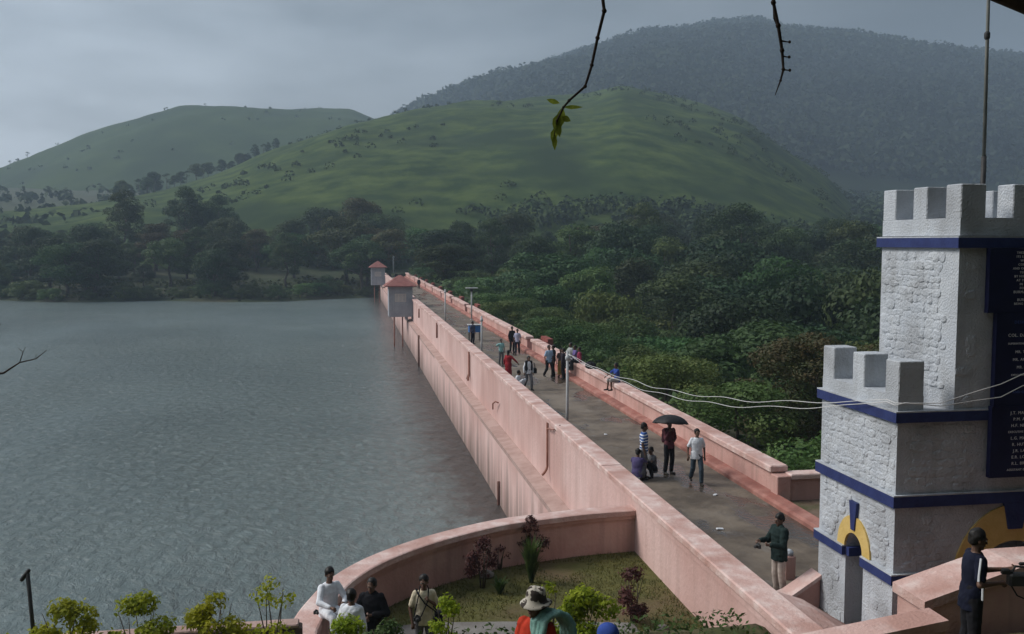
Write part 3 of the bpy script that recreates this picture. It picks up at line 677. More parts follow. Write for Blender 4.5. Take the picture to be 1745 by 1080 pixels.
# name boards
def board(x0, x1, z0, z1, y, lines, name='name_board'):
    b = kid(MB().box(x0, x1, y, y + .10, z0, z1).build(name, NAVYSIGN), tw)
    for z, s, txt, m in lines:
        c = bpy.data.curves.new('lettering', 'FONT'); c.body = txt; c.size = s; c.align_x = 'CENTER'; c.align_y = 'CENTER'; c.extrude = .002; c.space_character = 1.15
        c.resolution_u = 2; c.materials.append(m)
        tmp = bpy.data.objects.new('lettering_curve', c)
        col.objects.link(tmp); dg = bpy.context.evaluated_depsgraph_get(); me = bpy.data.meshes.new_from_object(tmp.evaluated_get(dg), depsgraph=dg); bpy.data.objects.remove(tmp)
        if not me.materials: me.materials.append(m)
        o = bpy.data.objects.new('lettering', me); link(o, b)
        o.matrix_basis = Matrix.Translation((CXT, y - .003, z)) @ Matrix.Rotation(R(90), 4, 'X')
    return b
T1 = ['THESE WORKS, AS', 'ITS EARLY, UNDER', 'WHICH DAM', 'CONSTRUCTED', 'AND OPENED ON THE', 'TENTH APRIL', 'BY HIS EXCELLENCY', 'AT THE IMPERIAL', 'IN THE YEAR', 'FOUR EIGHT', 'BURMA FRONTIER', 'AND', 'BURMA FIELD', 'BEING COMPLETED']
board(10.48, 11.96, 10.32, 11.395, 14.50, [(11.32 - .0655 * k, .062 if k in (10, 12) else .054, t, LETTER) for k, t in enumerate(T1)])
T2 = [(10.16, .07, 'DESIGNED BY', LETTERB), (9.94, .075, 'COL. DAVIDS, C.E.', LETTER), (9.80, .045, 'SUPERINTENDING ENGINEERS', LETTER), (9.66, .065, 'MR. TAYLOR', LETTER), (9.53, .065, 'MR. ANTHONY', LETTER), (9.40, .065, 'MR. PEARS', LETTER), (9.27, .045, 'EXECUTIVE ENGINEERS', LETTER), (8.98, .06, 'AND OFFICERS', LETTERB)]
board(10.65, 11.79, 8.753, 10.317, 14.50, T2)
T3 = ['J.T. MAULETTE', 'P.M. ALLAN', 'H.F. NEELING', 'EXECUTIVE ENGINEERS', 'L.G. MARDEN', 'R. HUTTON', 'J.R. LANET', 'E.R. LOGAN', 'R.L. BRAND', 'ASSISTANT ENGINEERS']
board(10.61, 11.83, 7.53, 8.75, 14.48, [(8.63 - .108 * k, .05 if 'ENGIN' in t else .072, t, LETTER) for k, t in enumerate(T3)])

fp = empty('flagpole', (11.08, 15.6, 11.6), 0, 'thin leaning grey flagpole on top of the white tower', 'flagpole')
kid(MB().tube([(11.08, 15.6, 11.6), (11.08, 15.6, 13.0)], .045, 8).build('base_tube', DARKM, smooth=True), fp)
kid(MB().tube([(11.08, 15.6, 13.0), (11.06, 15.6, 15.1), (11.03, 15.6, 18.2)], [.032, .03, .024], 8).build('pole', mat('flagpole_paint', (.16, .17, .16), (.22, .22, .2), scale=4), smooth=True), fp)
kid(MB().cap((11.055, 15.6, 15.06), (11.055, 15.6, 15.12), .05, .05).build('collar', DARKM, smooth=True), fp)

# ------------------------------------------------------------------ valve houses
def valve_house(y0, label, deep=3.2):
    e = empty('valve_house', (5.66, y0, 3.3), 0, label, 'hut', 'valve houses on the lake side of the dam')
    w = MB(); x0, x1, y1 = 4.38, 6.96, y0 + deep
    win = [(5.02, 4.98), (6.24, 4.98), (6.24, 5.86), (5.02, 5.86)]
    w.slab([[(x0, 3.32), (x1, 3.32), (x1, 6.62), (x0, 6.62)], win], lambda u, v, ww: (u, y0 + ww, v), .2)
    w.box(x0, x0 + .2, y0 + .2, y1, 3.32, 6.62); w.box(x1 - .2, x1, y0 + .2, y1, 5.31, 6.62); w.box(x0 + .2, x1 - .2, y1 - .2, y1, 3.32, 6.62); w.box(x0 + .2, x1 - .2, y0 + .2, y1 - .2, 3.32, 3.5)
    kid(w.build('wall', GREYW), e)
    r = MB(); ex = .42; zb = 6.62
    c = [(x0 - ex, y0 - ex, zb), (x1 + ex, y0 - ex, zb), (x1 + ex, y1 + ex, zb), (x0 - ex, y1 + ex, zb)]; cx = (x0 + x1) / 2
    a, b = (cx - .12, (y0 + y1) / 2, 7.85), (cx + .12, (y0 + y1) / 2, 7.85)
    up = [(p[0], p[1], p[2] + .1) for p in c]
    r.v += c + up + [a, b]; r.f += [(3, 2, 1, 0), (0, 1, 5, 4), (1, 2, 6, 5), (2, 3, 7, 6), (3, 0, 4, 7), (4, 5, 9, 8), (5, 6, 9), (6, 7, 8, 9), (7, 4, 8)]
    kid(r.build('roof', REDROOF), e)
    f = MB(); t = .07
    f.box(5.02, 6.24, y0 - .03, y0 + .08, 4.98, 4.98 + t); f.box(5.02, 6.24, y0 - .03, y0 + .08, 5.86 - t, 5.86)
    for xx in (5.02, 5.40, 5.79, 6.17): f.box(xx, xx + t, y0 - .03, y0 + .08, 4.98 + t, 5.86 - t)
    wf = kid(f.build('window', mat('window_frame', (.55, .5, .46), (.62, .57, .52), scale=3)), e)
    for xx in (5.09, 5.47, 5.86):
        p = MB().box(xx, xx + .31 + .01, y0 + .02, y0 + .03, 5.05, 5.79).build('pane', mat('pale_glass', (.45, .43, .42), (.55, .52, .5), scale=2, rough=.2)); p.parent = wf
    for xx in (4.95, 5.85):
        kid(MB().tube([(xx, y0 + .35, 3.32), (xx, y0 + .35, -2)], .075, 8).build('pipe', RUST, smooth=True), e)
    kid(MB().box(6.15, 6.44, y0 + .1, y0 + .9, 3.0, 3.318).build('bracket', GREYW), e)
    return e
valve_house(106.1, 'nearer grey valve house with a red hipped roof hanging over the water')
valve_house(185.2, 'farther small grey valve house with a red roof near the far shore', 3.0)

# ------------------------------------------------------------------ lamp posts and wires
def lamp_post(x, y, z0, h, label, r=.055):
    e = empty('lamp_post', (x, y, z0), 0, label, 'lamp post', 'lamp posts along the dam road')
    kid(MB().tube([(x, y, z0), (x, y, z0 + h * .5), (x, y, z0 + h)], [r, r * .95, r * .85], 10).build('pole', STEEL, smooth=True), e)
    kid(MB().cap((x, y, z0 + h - .25), (x, y, z0 + h - .22), r * 1.6, r * 1.6).build('bracket', STEEL, smooth=True), e)
    kid(MB().bbox(x - .13, x + .13, y - .13, y + .13, z0, z0 + .06).build('base_plate', STEEL), e)
    return e
lamp_post(7.72, 33.65, 4.39, 3.2, 'nearest plain grey lamp post carrying the white wires')
lamp_post(7.74, 56.4, 4.39, 2.75, 'second plain grey lamp post on the lake side, next to the blue stand', .06)
lamp_post(7.74, 78.0, 4.39, 3.3, 'third thin grey lamp post on the lake side', .06)
e = lamp_post(11.08, 87.4, 4.39, 2.9, 'dark lamp post with a flat wide head by the right parapet', .075)
kid(MB().bbox(10.55, 11.65, 87.2, 87.6, 7.27, 7.36).build('lamp_head', STEEL), e)
kid(MB().bbox(10.95, 11.2, 87.25, 87.55, 7.0, 7.265).build('lamp_box', DARKM), e)
lamp_post(9.4, 203.5, 5.0, 3.6, 'pale post standing at the far end of the dam', .16)
bp = empty('dark_post', (-4.5, 14.4, 5.0), 0, 'thin black post with a small bent head standing among the hedge plants', 'post')
kid(MB().tube([(-4.47, 14.4, 4.9), (-4.50, 14.4, 6.0), (-4.545, 14.4, 6.84)], .03, 8).build('pole', DARKM, smooth=True), bp)
kid(MB().cap((-4.62, 14.4, 6.72), (-4.53, 14.4, 6.84), .032, .03).build('head', DARKM, smooth=True), bp)
WIRE = mat('white_cable', (.55, .55, .55), (.65, .65, .65), scale=5)
for k, (zt, sag, wig) in enumerate(((8.86, .55, 0.), (8.82, .68, 1.5))):
    P = []
    A = Vector((7.72, 33.65, 7.5)); B = Vector((8.93, 14.85, zt))
    for t in np.linspace(0, 1, 60):
        p = A.lerp(B, float(t)); p.z -= sag * 4 * t * (1 - t) * (1 + .1 * t); p.z += .03 * math.sin(t * 40 + wig) * min(1, 6 * t, 6 * (1 - t)); p.x += .03 * math.sin(t * 23 + wig); P.append(p)
    for q in ((8.91, 14.6, zt - .02), (8.98, 14.42, 8.86 + .01 * k), (9.6, 14.4, 8.80 + .05 * (1 - k)), (10.3, 14.4, 8.95 + .09 * (1 - k) - .07 * k), (10.7, 14.4, 9.02 + .12 * (1 - k) - .1 * k), (11.1, 14.4, 9.30 - .2 * k), (12.2, 14.38, 9.6 - .3 * k), (13.5, 14.5, 9.75 - .35 * k)): P.append(Vector(q))
    tag(MB().tube(P, .0075, 6).build('wire', WIRE, smooth=True), ('upper' if k == 0 else 'lower') + ' white wire slung from the nearest lamp post to the tower', 'wire', 'wires slung to the tower')
# ------------------------------------------------------------------ vegetation
def leaves(P, Nrm, L, wr=.55, jitter=.8):
    """one pointed four-cornered leaf spray per point, facing roughly along Nrm"""
    n = len(P); Nn = Nrm + rng.normal(0, jitter, (n, 3)); Nn /= np.linalg.norm(Nn, axis=1)[:, None] + 1e-9
    t = rng.normal(0, 1, (n, 3)); t -= Nn * (t * Nn).sum(1)[:, None]; t /= np.linalg.norm(t, axis=1)[:, None] + 1e-9
    b = np.cross(Nn, t); l = L * rng.uniform(.6, 1.35, n)[:, None]
    V = np.stack([P - t * l * .5, P + b * l * wr * .5 + Nn * l * .06, P + t * l * .5, P - b * l * wr * .5 + Nn * l * .06], 1)
    return V.reshape(-1, 3), np.arange(4 * n).reshape(-1, 4)
def lobe_points(lobes, dens, low=-.55):
    Ps, Ns = [], []
    for c, r in lobes:
        r = np.asarray(r, float); area = 4 * math.pi * (np.prod(r) ** (2 / 3)); n = max(6, int(area * dens))
        d = rng.normal(0, 1, (n * 2, 3)); d /= np.linalg.norm(d, axis=1)[:, None]; d = d[d[:, 2] > low][:n]
        q = rng.uniform(.62, 1.08, len(d)) ** .7
        Ps.append(np.asarray(c) + d * r * q[:, None]); Ns.append(d)
    return np.concatenate(Ps), np.concatenate(Ns)
def tree_parts(root, h, lobes, dens, L, lm, trunk_r, wr=.6, bare=.0, nlimb=6, jitter=.8, low=-.55):
    P, Nn = lobe_points(lobes, dens, low); V, F = leaves(P, Nn, L, wr, jitter)
    mesh_np('crown', V, F, lm, root)
    m = MB(); top = h * .8
    b = [(.05 * h * noise.noise(Vector((k * .7, trunk_r * 9, h))), .05 * h * noise.noise(Vector((3.3, k * .7, h))), top * k / 5.) for k in range(6)]; b[0] = (0, 0, -1.0)
    m.tube(b, [trunk_r * (1.15 - .18 * k) for k in range(6)], 7)
    for k in range(min(nlimb, len(lobes))):
        c, r = lobes[(k * 3) % len(lobes)]; s = Vector(b[2 + k % 3]); e = Vector(c); mid = s.lerp(e, .5) + Vector((0, 0, -.06 * h))
        m.tube([s, mid, e], [trunk_r * .5, trunk_r * .35, trunk_r * .12], 5)
    m.build('trunk', BARK, root, smooth=True)
def lob(h, R_, z0, n, rr, seed, flat=.8, core=True):
    g = np.random.default_rng(seed); L = []
    for k in range(n):
        t = g.uniform(0, 2 * math.pi); u = g.uniform(0, 1); z = z0 + (h - z0) * u * .92
        prof = math.sin(math.pi * (.18 + .74 * u)) ** .8
        q = R_ * prof * g.uniform(.45, 1.0); r = rr * g.uniform(.65, 1.25)
        L.append(((q * math.cos(t), q * math.sin(t), z), (r, r, r * flat)))
    if core: L.append(((0, 0, z0 + (h - z0) * .45), (R_ * .5, R_ * .5, (h - z0) * .4)))
    L.append(((0, 0, h - rr * .6), (rr, rr, rr * .7)))
    return L
PROTO = {}
def proto(key, name, h, *a, **k):
    k.setdefault('jitter', .42)
    r = bpy.data.objects.new(name, None); tree_parts(r, h, *a, **k); PROTO[key] = [r, h, False, name]; return r
M0 = dict()
proto('broad', 'broadleaf_tree', 12., lob(12, 4.6, 3.0, 26, 1.75, 1), 13.9, 0.322, LEAF_D, .30)
proto('broad2', 'broadleaf_tree', 12., lob(12, 5.2, 3.5, 22, 2.0, 2, .7), 12.7, 0.341, LEAF_M, .30)
proto('tall', 'tall_tree', 20., lob(20, 4.6, 5.0, 34, 1.7, 3), 11.5, 0.341, LEAF_D, .34)
proto('tall2', 'tall_tree', 20., lob(20, 5.4, 4.0, 30, 2.1, 4, .6), 10.6, 0.372, LEAF_M, .36)
proto('olive', 'broadleaf_tree', 12., lob(12, 4.0, 3.0, 22, 1.5, 5), 11.5, 0.310, LEAF_O, .26)
proto('pale', 'broadleaf_tree', 10., lob(10, 4.4, 2.2, 24, 1.6, 6, .65), 13.9, 0.310, LEAF_L, .26)
proto('bush', 'bush', 5., lob(5, 3.9, .3, 18, 1.45, 7, .7), 17.3, 0.260, LEAF_L, .10, nlimb=3)
proto('bush2', 'bush', 5., lob(5, 3.6, .3, 16, 1.3, 8, .75), 17.3, 0.260, LEAF_M, .10, nlimb=3)
proto('sparse', 'slender_tree', 11., lob(11, 2.3, 5.5, 9, 1.0, 9, .6, core=False), 11.5, 0.310, LEAF_D, .17)
proto('fine', 'broadleaf_tree', 11., lob(11, 4.6, 2.0, 40, 1.25, 10, .75), 34.0, 0.203, LEAF_R, .24)
proto('fineg', 'broadleaf_tree', 11., lob(11, 4.4, 1.5, 40, 1.2, 11, .75), 34.0, 0.203, LEAF_M, .24)
def put(key, x, y, z, h, label, cat, group, wide=1.0, rz=None, kind=None):
    P = PROTO[key]
    if not P[2]:
        o = P[0]; col.objects.link(o); P[2] = True
    else: o = copy_tree(P[0])
    s = h / P[1]; o.location = (x, y, z); o.scale = (s * wide, s * wide, s); o.rotation_euler = (0, 0, rng.uniform(0, 6.28) if rz is None else rz)
    o['label'] = label; o['category'] = cat
    if group: o['group'] = group
    return o
GV, GS, GR = 'trees crowding the valley right of the dam', 'trees along the far lake shore', 'trees standing on the hill ridges'
LAB = {'broad': 'dark green broadleaf tree in the valley wood', 'broad2': 'mid green spreading tree in the valley wood', 'tall': 'tall dark tree in the valley wood', 'tall2': 'tall mid green tree with layered crown in the valley wood', 'olive': 'olive brown tree in the valley wood', 'pale': 'light green tree in the valley wood'}
def poisson(n, fx, dist, tries=60):
    pts = []
    for _ in range(n * tries):
        p = fx()
        if p is None: continue
        if all((p[0] - q[0]) ** 2 + (p[1] - q[1]) ** 2 > dist(p) ** 2 for q in pts): pts.append(p)
        if len(pts) >= n: break
    return pts
def fx():
    y = rng.uniform(34, 236); x = rng.uniform(14, 20 + .70 * y)
    if x < 26 and y < 150: return None
    if y > 185 and x < 16: return None
    return (x, y)
ZT = lambda y: np.interp(y, [30, 45, 60, 80, 110, 150, 200, 240], [2.5, 4.0, 5.2, 6.2, 8.2, 11.5, 13.5, 16])
big = poisson(140, fx, lambda p: 5.6 + p[1] * .021)
for x, y in big:
    g = ground_h(x, y); zt = ZT(y) + rng.normal(-.8, 2.4)
    if 100 < y < 190 and x > 34 and rng.random() < .4: zt += 3
    h = float(np.clip(zt - g, 5, 23))
    if h > 13.5: k = rng.choice(['tall', 'tall2', 'broad', 'tall'], p=[.45, .3, .15, .10])
    else: k = rng.choice(['broad', 'broad2', 'olive', 'pale'], p=[.38, .34, .06, .22])
    put(k, x, y, g, h, LAB[k], 'tree', GV, wide=float(np.clip(rng.normal(1.15, .25) * (1.3 if h < 12 else 1.05), .75, 1.9)))
# light bushes in the strip behind the downstream parapet
def fb():
    y = rng.uniform(26, 190); x = rng.uniform(14.5, 15 + min(26, 5 + y * .30)); return (x, y)
for x, y in poisson(110, fb, lambda p: 2.9 + p[1] * .012):
    g = ground_h(x, y); zt = np.interp(x - 13, [0, 6, 16, 28], [4.3, 4.5, 3.0, 0]) + np.interp(y, [25, 60, 120, 190], [-1.9, 0, 1.5, 4]) + rng.normal(0, .9)
    h = float(np.clip(zt - g, 2.2, 9)); k = rng.choice(['bush', 'bush2'], p=[.68, .32])
    put(k, x, y, g - .2, h, 'light green bush on the slope behind the right parapet' if k == 'bush' else 'mid green bush on the slope behind the right parapet', 'bush', 'bushes behind the right parapet', wide=float(np.clip(1.25 * 5 / h, .75, 1.5)))
for k in range(16): put('tall' if k % 2 else 'broad2', float(rng.uniform(-16, 22)), float(rng.uniform(-34, -13)), 9 + k % 3, float(rng.uniform(14, 20)), 'unseen tree added on the hillside behind the viewpoint to cast shade', 'tree', 'unseen shade trees added behind the viewpoint', wide=1.3)  # rear trees, out of view, added to darken the tower front
for x, y, h in ((27, 4, 16), (23, -2, 17), (30, 12, 17), (18, 3, 14)): put('broad2', x, y, 3, h, 'tree added for shade beyond the stair walls, outside the view', 'tree', 'unseen shade trees added right of the stairs', wide=1.2)  # more unseen trees, put in to cut the light from the right
# near trees by the tower; last three are unseen, added to block light
for (x, y, zt, k, lb, wd) in ((19.2, 37.5, 7.7, 'fine', 'reddish brown leaved tree behind the white tower, the nearest of the valley trees', 1.5), (15.6, 40, 4.2, 'fineg', 'green tree below the sagging white wires', 1.5), (24.5, 42, 6.6, 'fine', 'second reddish leaved tree, farther back behind the white tower', 1.3), (14.9, 31, 4.3, 'fineg', 'dark green small tree just behind the return wall', 1.6), (18.8, 31.5, 5.2, 'fineg', 'dark green tree close behind the white tower', 1.6), (20.5, 20, 13, 'fineg', 'unseen dark tree added right of the tower to shade its front', 1.2), (19.5, 11, 14, 'fineg', 'unseen dark tree added right of the stair wall to block light', 1.2), (24, 15, 15, 'fineg', 'unseen dark tree added for shade behind the others right of the tower', 1.2)):
    g = min(ground_h(x, y), 4.4); put(k, x, y, g - .3, zt - g + .3, lb, 'tree', None, wide=wd)
# far lake shore
def fs():
    x = rng.uniform(-118, 9); y = shore(x) + rng.uniform(3, 70); return (x, y)
for x, y in poisson(72, fs, lambda p: 5.0 + (p[1] - 198) * .05):
    g = ground_h(x, y); s = y - shore(x)
    zt = np.interp(s, [0, 12, 40, 70], [9.0, 11, 13.5, 16]) + rng.normal(0, 1.8) + np.interp(x, [-110, -60, -20, 8], [-1.5, -.5, 1, 2.5])
    h = float(np.clip(zt - g, 4.5, 20)); k = rng.choice(['broad', 'broad2', 'olive', 'tall'], p=[.5, .22, .13, .15])
    put(k, x, y, g, h, {'broad': 'dark rounded tree on the far lake shore', 'broad2': 'mid green spreading tree on the far lake shore', 'olive': 'olive brown tree on the far lake shore', 'tall': 'tall dark tree on the far lake shore'}[k], 'tree', GS, wide=1.25)
for (x, y, h, lb) in ((-53, 248, 19, 'tallest dark tree rising above the far shore wood at the left'), (-41, 262, 19.5, 'broad tall hazy tree, middle of the three over the far shore'), (-33, 262, 17, 'hazy tall tree, rightmost of the three over the far shore')):
    put('tall', x, y, ground_h(x, y), h, lb, 'tree', GS, wide=1.1)
for x, y in poisson(26, lambda: (lambda x: (x, shore(x) + rng.uniform(.8, 5)))(rng.uniform(-95, 4)), lambda p: 3):
    put('bush2' if rng.random() < .7 else 'bush', x, y, ground_h(x, y) - .2, rng.uniform(1.8, 3.6), 'low shore bush at the water line across the lake', 'bush', 'bushes at the far water line', wide=1.4)
# trees on the hills
def ridge_tree(hn, u, vv, h, k, lb, grp=GR):
    p = on_hill(hn, u, vv); put(k, p[0], p[1], p[2] - .5, h, lb, 'tree', grp)
for u in list(rng.uniform(.335, .40, 7)) : ridge_tree('front_hill', float(u), float(rng.uniform(.97, 1.0)), float(rng.uniform(3.5, 6)), 'sparse', 'small ragged tree on the grassy hill crest')
for u in (.20, .235, .262): ridge_tree('left_hill', u + .03, 1.0, float(rng.uniform(6, 11)), 'sparse', 'lone slender tree on the far left hill skyline')
for k in range(26):
    ridge_tree('mountain', float(rng.uniform(.235, .40)), float(rng.uniform(.985, 1.0)), float(rng.uniform(11, 20)), str(rng.choice(['sparse', 'broad', 'sparse'])), 'ragged tree on the mountain skyline')
for k in range(44):
    ridge_tree('mountain', float(rng.uniform(.60, .96)), float(rng.uniform(.98, 1.0)), float(rng.uniform(13, 24)), str(rng.choice(['sparse', 'broad', 'sparse', 'tall'])), 'ragged tree on the mountain skyline')
for k in range(26):
    u = float(.205 + .115 * (k + rng.uniform(-.4, .4)) / 26); vv = float(np.interp(u, [.2, .235, .275, .32], [.82, .90, .93, .97]) + rng.uniform(-.02, .02))
    ridge_tree('front_hill', u, vv, float(rng.uniform(3.5, 9.5)), str(rng.choice(['broad', 'sparse', 'broad2', 'tall'])), 'dark tree in the notch between the two hills', 'trees in the notch between two hills')
# far masses of scrub and forest
def mass(name, hn, N, vlo, vhi, ulo, uhi, size, leaf, per, m, label, dens=None):
    C = []
    while len(C) < N:
        u, vv = rng.uniform(ulo, uhi), rng.uniform(vlo, vhi)
        p = on_hill(hn, u, vv)
        if dens and noise.noise(Vector((p[0] / dens[0], p[1] / dens[0], 5.1))) < dens[1]: continue
        C.append(p)
    C = np.array(C); s = size * rng.uniform(.5, 1.5, N)
    d = rng.normal(0, 1, (N, per, 3)); d[:, :, 2] = np.abs(d[:, :, 2]) - .15; d /= np.linalg.norm(d, axis=2)[:, :, None]
    P = (C[:, None, :] + d * s[:, None, None] * np.array([1, 1, .9]) + np.array([0, 0, size * .25])).reshape(-1, 3)
    V, F = leaves(P, d.reshape(-1, 3), leaf, .8, .5)
    return tag(mesh_np(name, V, F, m), label, kind='stuff')
mass('forest', 'mountain', 13000, .12, 1.0, .15, .99, 8., 4.6, 15, mat('forest_leaf', (.013, .022, .012), (.024, .036, .017), scale=.012, trans=.15, c3=(.030, .044, .019), s3=.0045), 'dark wood covering the mountain')
mass('scrub', 'front_hill', 420, .06, .97, .04, .96, 1.6, .9, 22, mat('scrub_leaf', (.026, .046, .015), (.046, .070, .021), scale=.1, trans=.3), 'faint scrub on the grassy hill', (70, .1))
mass('thicket', 'front_hill', 520, .0, .09, .02, .97, 3.6, 1.2, 46, mat('thicket_leaf', (.025, .045, .020), (.045, .072, .026), scale=.1, trans=.15), 'thicket along the foot of the grassy hill', (40, -.15))
mass('far_scrub', 'left_hill', 60, .3, .95, .1, .95, 1.5, 1.8, 7, MC['scrub_leaf'], 'scrub patches on the far left hill', (80, -.1))
N = 2600; ux = rng.uniform(105, 415, N); uy = rng.uniform(190, 690, N)
C = np.array([(x, y, ground_h(x, y)) for x, y in zip(ux, uy)]); C2 = np.array([(x, y, ground_h(x, y)) for x, y in zip(rng.uniform(-400, -60, 250), rng.uniform(262, 600, 250))]); C = np.concatenate([C, C2])
d = rng.normal(0, 1, (len(C), 14, 3)); d[:, :, 2] = np.abs(d[:, :, 2]); d /= np.linalg.norm(d, axis=2)[:, :, None]
P = (C[:, None, :] + d * rng.uniform(2.5, 6, len(C))[:, None, None] + np.array([0, 0, 1.5])).reshape(-1, 3); V, F = leaves(P, d.reshape(-1, 3), 3.0, .8, .5)
tag(mesh_np('far_wood', V, F, MC['thicket_leaf']), 'far low wood filling the ground behind the hills', kind='stuff')
# undergrowth on the valley floor
N = 26000; ux = rng.uniform(13.2, 120, N); uy = rng.uniform(22, 235, N); k = ux < 22 + .72 * uy; ux, uy = ux[k], uy[k]
P = np.array([(x, y, ground_h(x, y) + rng.uniform(0, 1.1)) for x, y in zip(ux, uy)]); V, F = leaves(P, np.tile([0, 0, 1.], (len(P), 1)), np.interp(P[:, 1], [25, 60, 150], [.22, .45, .95])[:, None], .7, .7)
tag(mesh_np('undergrowth', V, F, LEAF_M), 'tangled undergrowth on the valley slope', kind='stuff')
N = 2600; ux = rng.uniform(-110, 7, N); P = np.array([(x, shore(x) + (q := rng.uniform(.5, 26)), ground_h(x, shore(x) + q) + rng.uniform(0, .8)) for x in ux]); V, F = leaves(P, np.tile([0, 0, 1.], (len(P), 1)), 1.0, .7, .7)
tag(mesh_np('shore_growth', V, F, LEAF_M), 'low growth along the far shore', kind='stuff')

# tell the many trees and bushes apart in words: by kind, by what they stand level with, and by their order
ORD = 'first second third fourth fifth sixth seventh eighth ninth tenth eleventh twelfth thirteenth fourteenth fifteenth sixteenth seventeenth eighteenth nineteenth twentieth'.split()
TENS = (('twenty', 'thirtieth'), ('thirty', 'fortieth'), ('forty', 'fiftieth'), ('fifty', 'sixtieth'), ('sixty', 'seventieth'), ('seventy', 'eightieth'))
for a_, b_ in TENS: ORD += [a_ + ' ' + ORD[k] for k in range(9)] + [b_]
LM = ((38, 'the umbrella'), (50, 'the seated row'), (67, 'the second lamp post'), (95, 'the wide lamp'), (125, 'the near hut'), (160, 'the far road'), (200, 'the far hut'), (999, 'the far end'))
SHORT = {'dark green broadleaf tree in the valley wood': 'dark broadleaf valley tree', 'mid green spreading tree in the valley wood': 'mid green spreading valley tree', 'tall dark tree in the valley wood': 'tall dark valley tree', 'tall mid green tree with layered crown in the valley wood': 'tall layered mid green valley tree', 'olive brown tree in the valley wood': 'olive brown valley tree', 'light green tree in the valley wood': 'light green valley tree', 'light green bush on the slope behind the right parapet': 'light green bush', 'mid green bush on the slope behind the right parapet': 'mid green bush'}
cells = {}
for o in [o for o in col.objects if o.parent is None and 'group' in o]:
    g_, lb = o['group'], o['label']; x, y = o.location.x, o.location.y
    if g_ in (GV, 'bushes behind the right parapet'): cells.setdefault((g_, lb, next(t for m_, t in LM if y < m_)), []).append((x, o))
    elif g_ == GS and 'three' not in lb and 'tallest' not in lb: s_ = y - shore(x); cells.setdefault((g_, lb, 'front' if s_ < 22 else 'middle' if s_ < 46 else 'back'), []).append((-x, o))
    elif g_ in (GR, 'trees in the notch between two hills', 'bushes at the far water line'): cells.setdefault((g_, lb, ''), []).append((x, o))
for (g_, lb, c_), L_ in cells.items():
    L_.sort(key=lambda q: q[0])
    for k, (_, o) in enumerate(L_):
        n_ = ORD[k] if k < len(ORD) else None
        if n_ is None: continue
        if g_ in (GV, 'bushes behind the right parapet'): o['label'] = SHORT.get(lb, lb) + ', ' + n_ + ' from the dam near ' + c_
        elif g_ == GS: o['label'] = lb.replace('on the far lake shore', 'across the lake') + ', ' + n_ + ' from the dam in the ' + c_ + ' row'
        else: o['label'] = lb + ', ' + n_ + ' from the left'
# hedge plants and shrubs near the viewpoint
def shrub(name, x, y, z, h, w, dens, L, lm, label, cat, group=None, n=14, seed=1, flat=.8, wr=.5, stems=5):
    r = empty(name, (x, y, z), float(rng.uniform(0, 6)), label, cat, group)
    P, Nn = lobe_points(lob(h, w, h * .18, n, w * .38, seed, flat, core=False), dens, -.8); P += rng.normal(0, .03, P.shape)
    V, F = leaves(P, Nn + np.array([0, 0, .6]), L, wr, .7); mesh_np('foliage', V, F, lm, r)
    m = MB()
    for k in range(stems):
        t = 2 * math.pi * k / stems + seed; q = w * .6
        m.tube([(.03 * math.cos(t), .03 * math.sin(t), -.1), (q * .5 * math.cos(t), q * .5 * math.sin(t), h * .45), (q * math.cos(t + .4), q * math.sin(t + .4), h * .88)], [.018, .012, .005], 5)
    m.build('stem', BARK, r, smooth=True); return r
HG = 'yellow green hedge plants below the viewpoint'
shrub('hedge_plant', -4.05, 14.3, 5.0, 1.38, 0.53, 648, 0.078, LEAF_Y, 'bushy yellow green hedge plant beside the thin black post', 'plant', HG, 16, 21)
shrub('hedge_plant', -3.05, 14.3, 5.0, 1.36, 0.44, 648, 0.078, LEAF_Y, 'yellow green hedge plant with a pointed top, second along the front wall', 'plant', HG, 14, 22)
shrub('hedge_plant', -5.1, 14.4, 5.0, .95, 0.44, 300, .07, LEAF_Y, 'leftmost yellow green hedge plant, left of the thin black post', 'plant', HG, 14, 33)
shrub('hedge_plant', -1.97, 14.3, 5.0, 1.38, 0.38, 691, 0.078, LEAF_Y, 'dense upright yellow green hedge plant in front of the lake', 'plant', HG, 14, 23)
shrub('hedge_plant', -1.18, 14.35, 5.0, 1.54, 0.36, 302, 0.078, LEAF_Y, 'tall loose yellow green hedge plant at the left end of the curved wall', 'plant', HG, 9, 24)
shrub('hedge_plant', -.12, 14.3, 5.0, .90, 0.40, 648, 0.078, LEAF_Y, 'yellow green hedge plant in front of the men in white', 'plant', HG, 14, 25)
shrub('hedge_plant', .50, 14.5, 5.0, .68, 0.35, 518, 0.074, LEAF_G, 'low dark green plant between two yellow green hedge plants', 'plant', HG, 12, 31)
shrub('hedge_plant', 1.40, 14.3, 5.0, 1.11, 0.26, 648, 0.078, LEAF_Y, 'narrow yellow green hedge plant beside the man in the cream shirt', 'plant', HG, 10, 26)
shrub('hedge_plant', 3.55, 14.2, 5.0, 1.12, 0.46, 648, 0.082, LEAF_Y, 'largest yellow green hedge plant behind the man in the hat', 'plant', HG, 18, 27)
shrub('hedge_plant', 2.98, 14.1, 5.0, 1.33, 0.18, 561, 0.078, LEAF_Y, 'thin tall yellow green shoot beside the camouflage hat', 'plant', HG, 8, 29)
P = np.array([(x, y, bank_h(x, y) + rng.uniform(0, .28)) for x, y in zip(rng.uniform(-8, 6.5, 5200), rng.uniform(13.2, 15.6, 5200)) if x > -.9 or y < 15.2]); V, F = leaves(P, np.tile([0, 0, 1.], (len(P), 1)), .10, .5, .7)
tag(mesh_np('ground_cover', V, F, LEAF_G), 'low green ground cover plants on the bank', kind='stuff')
RS = 'dark red shrubs on the lawn'
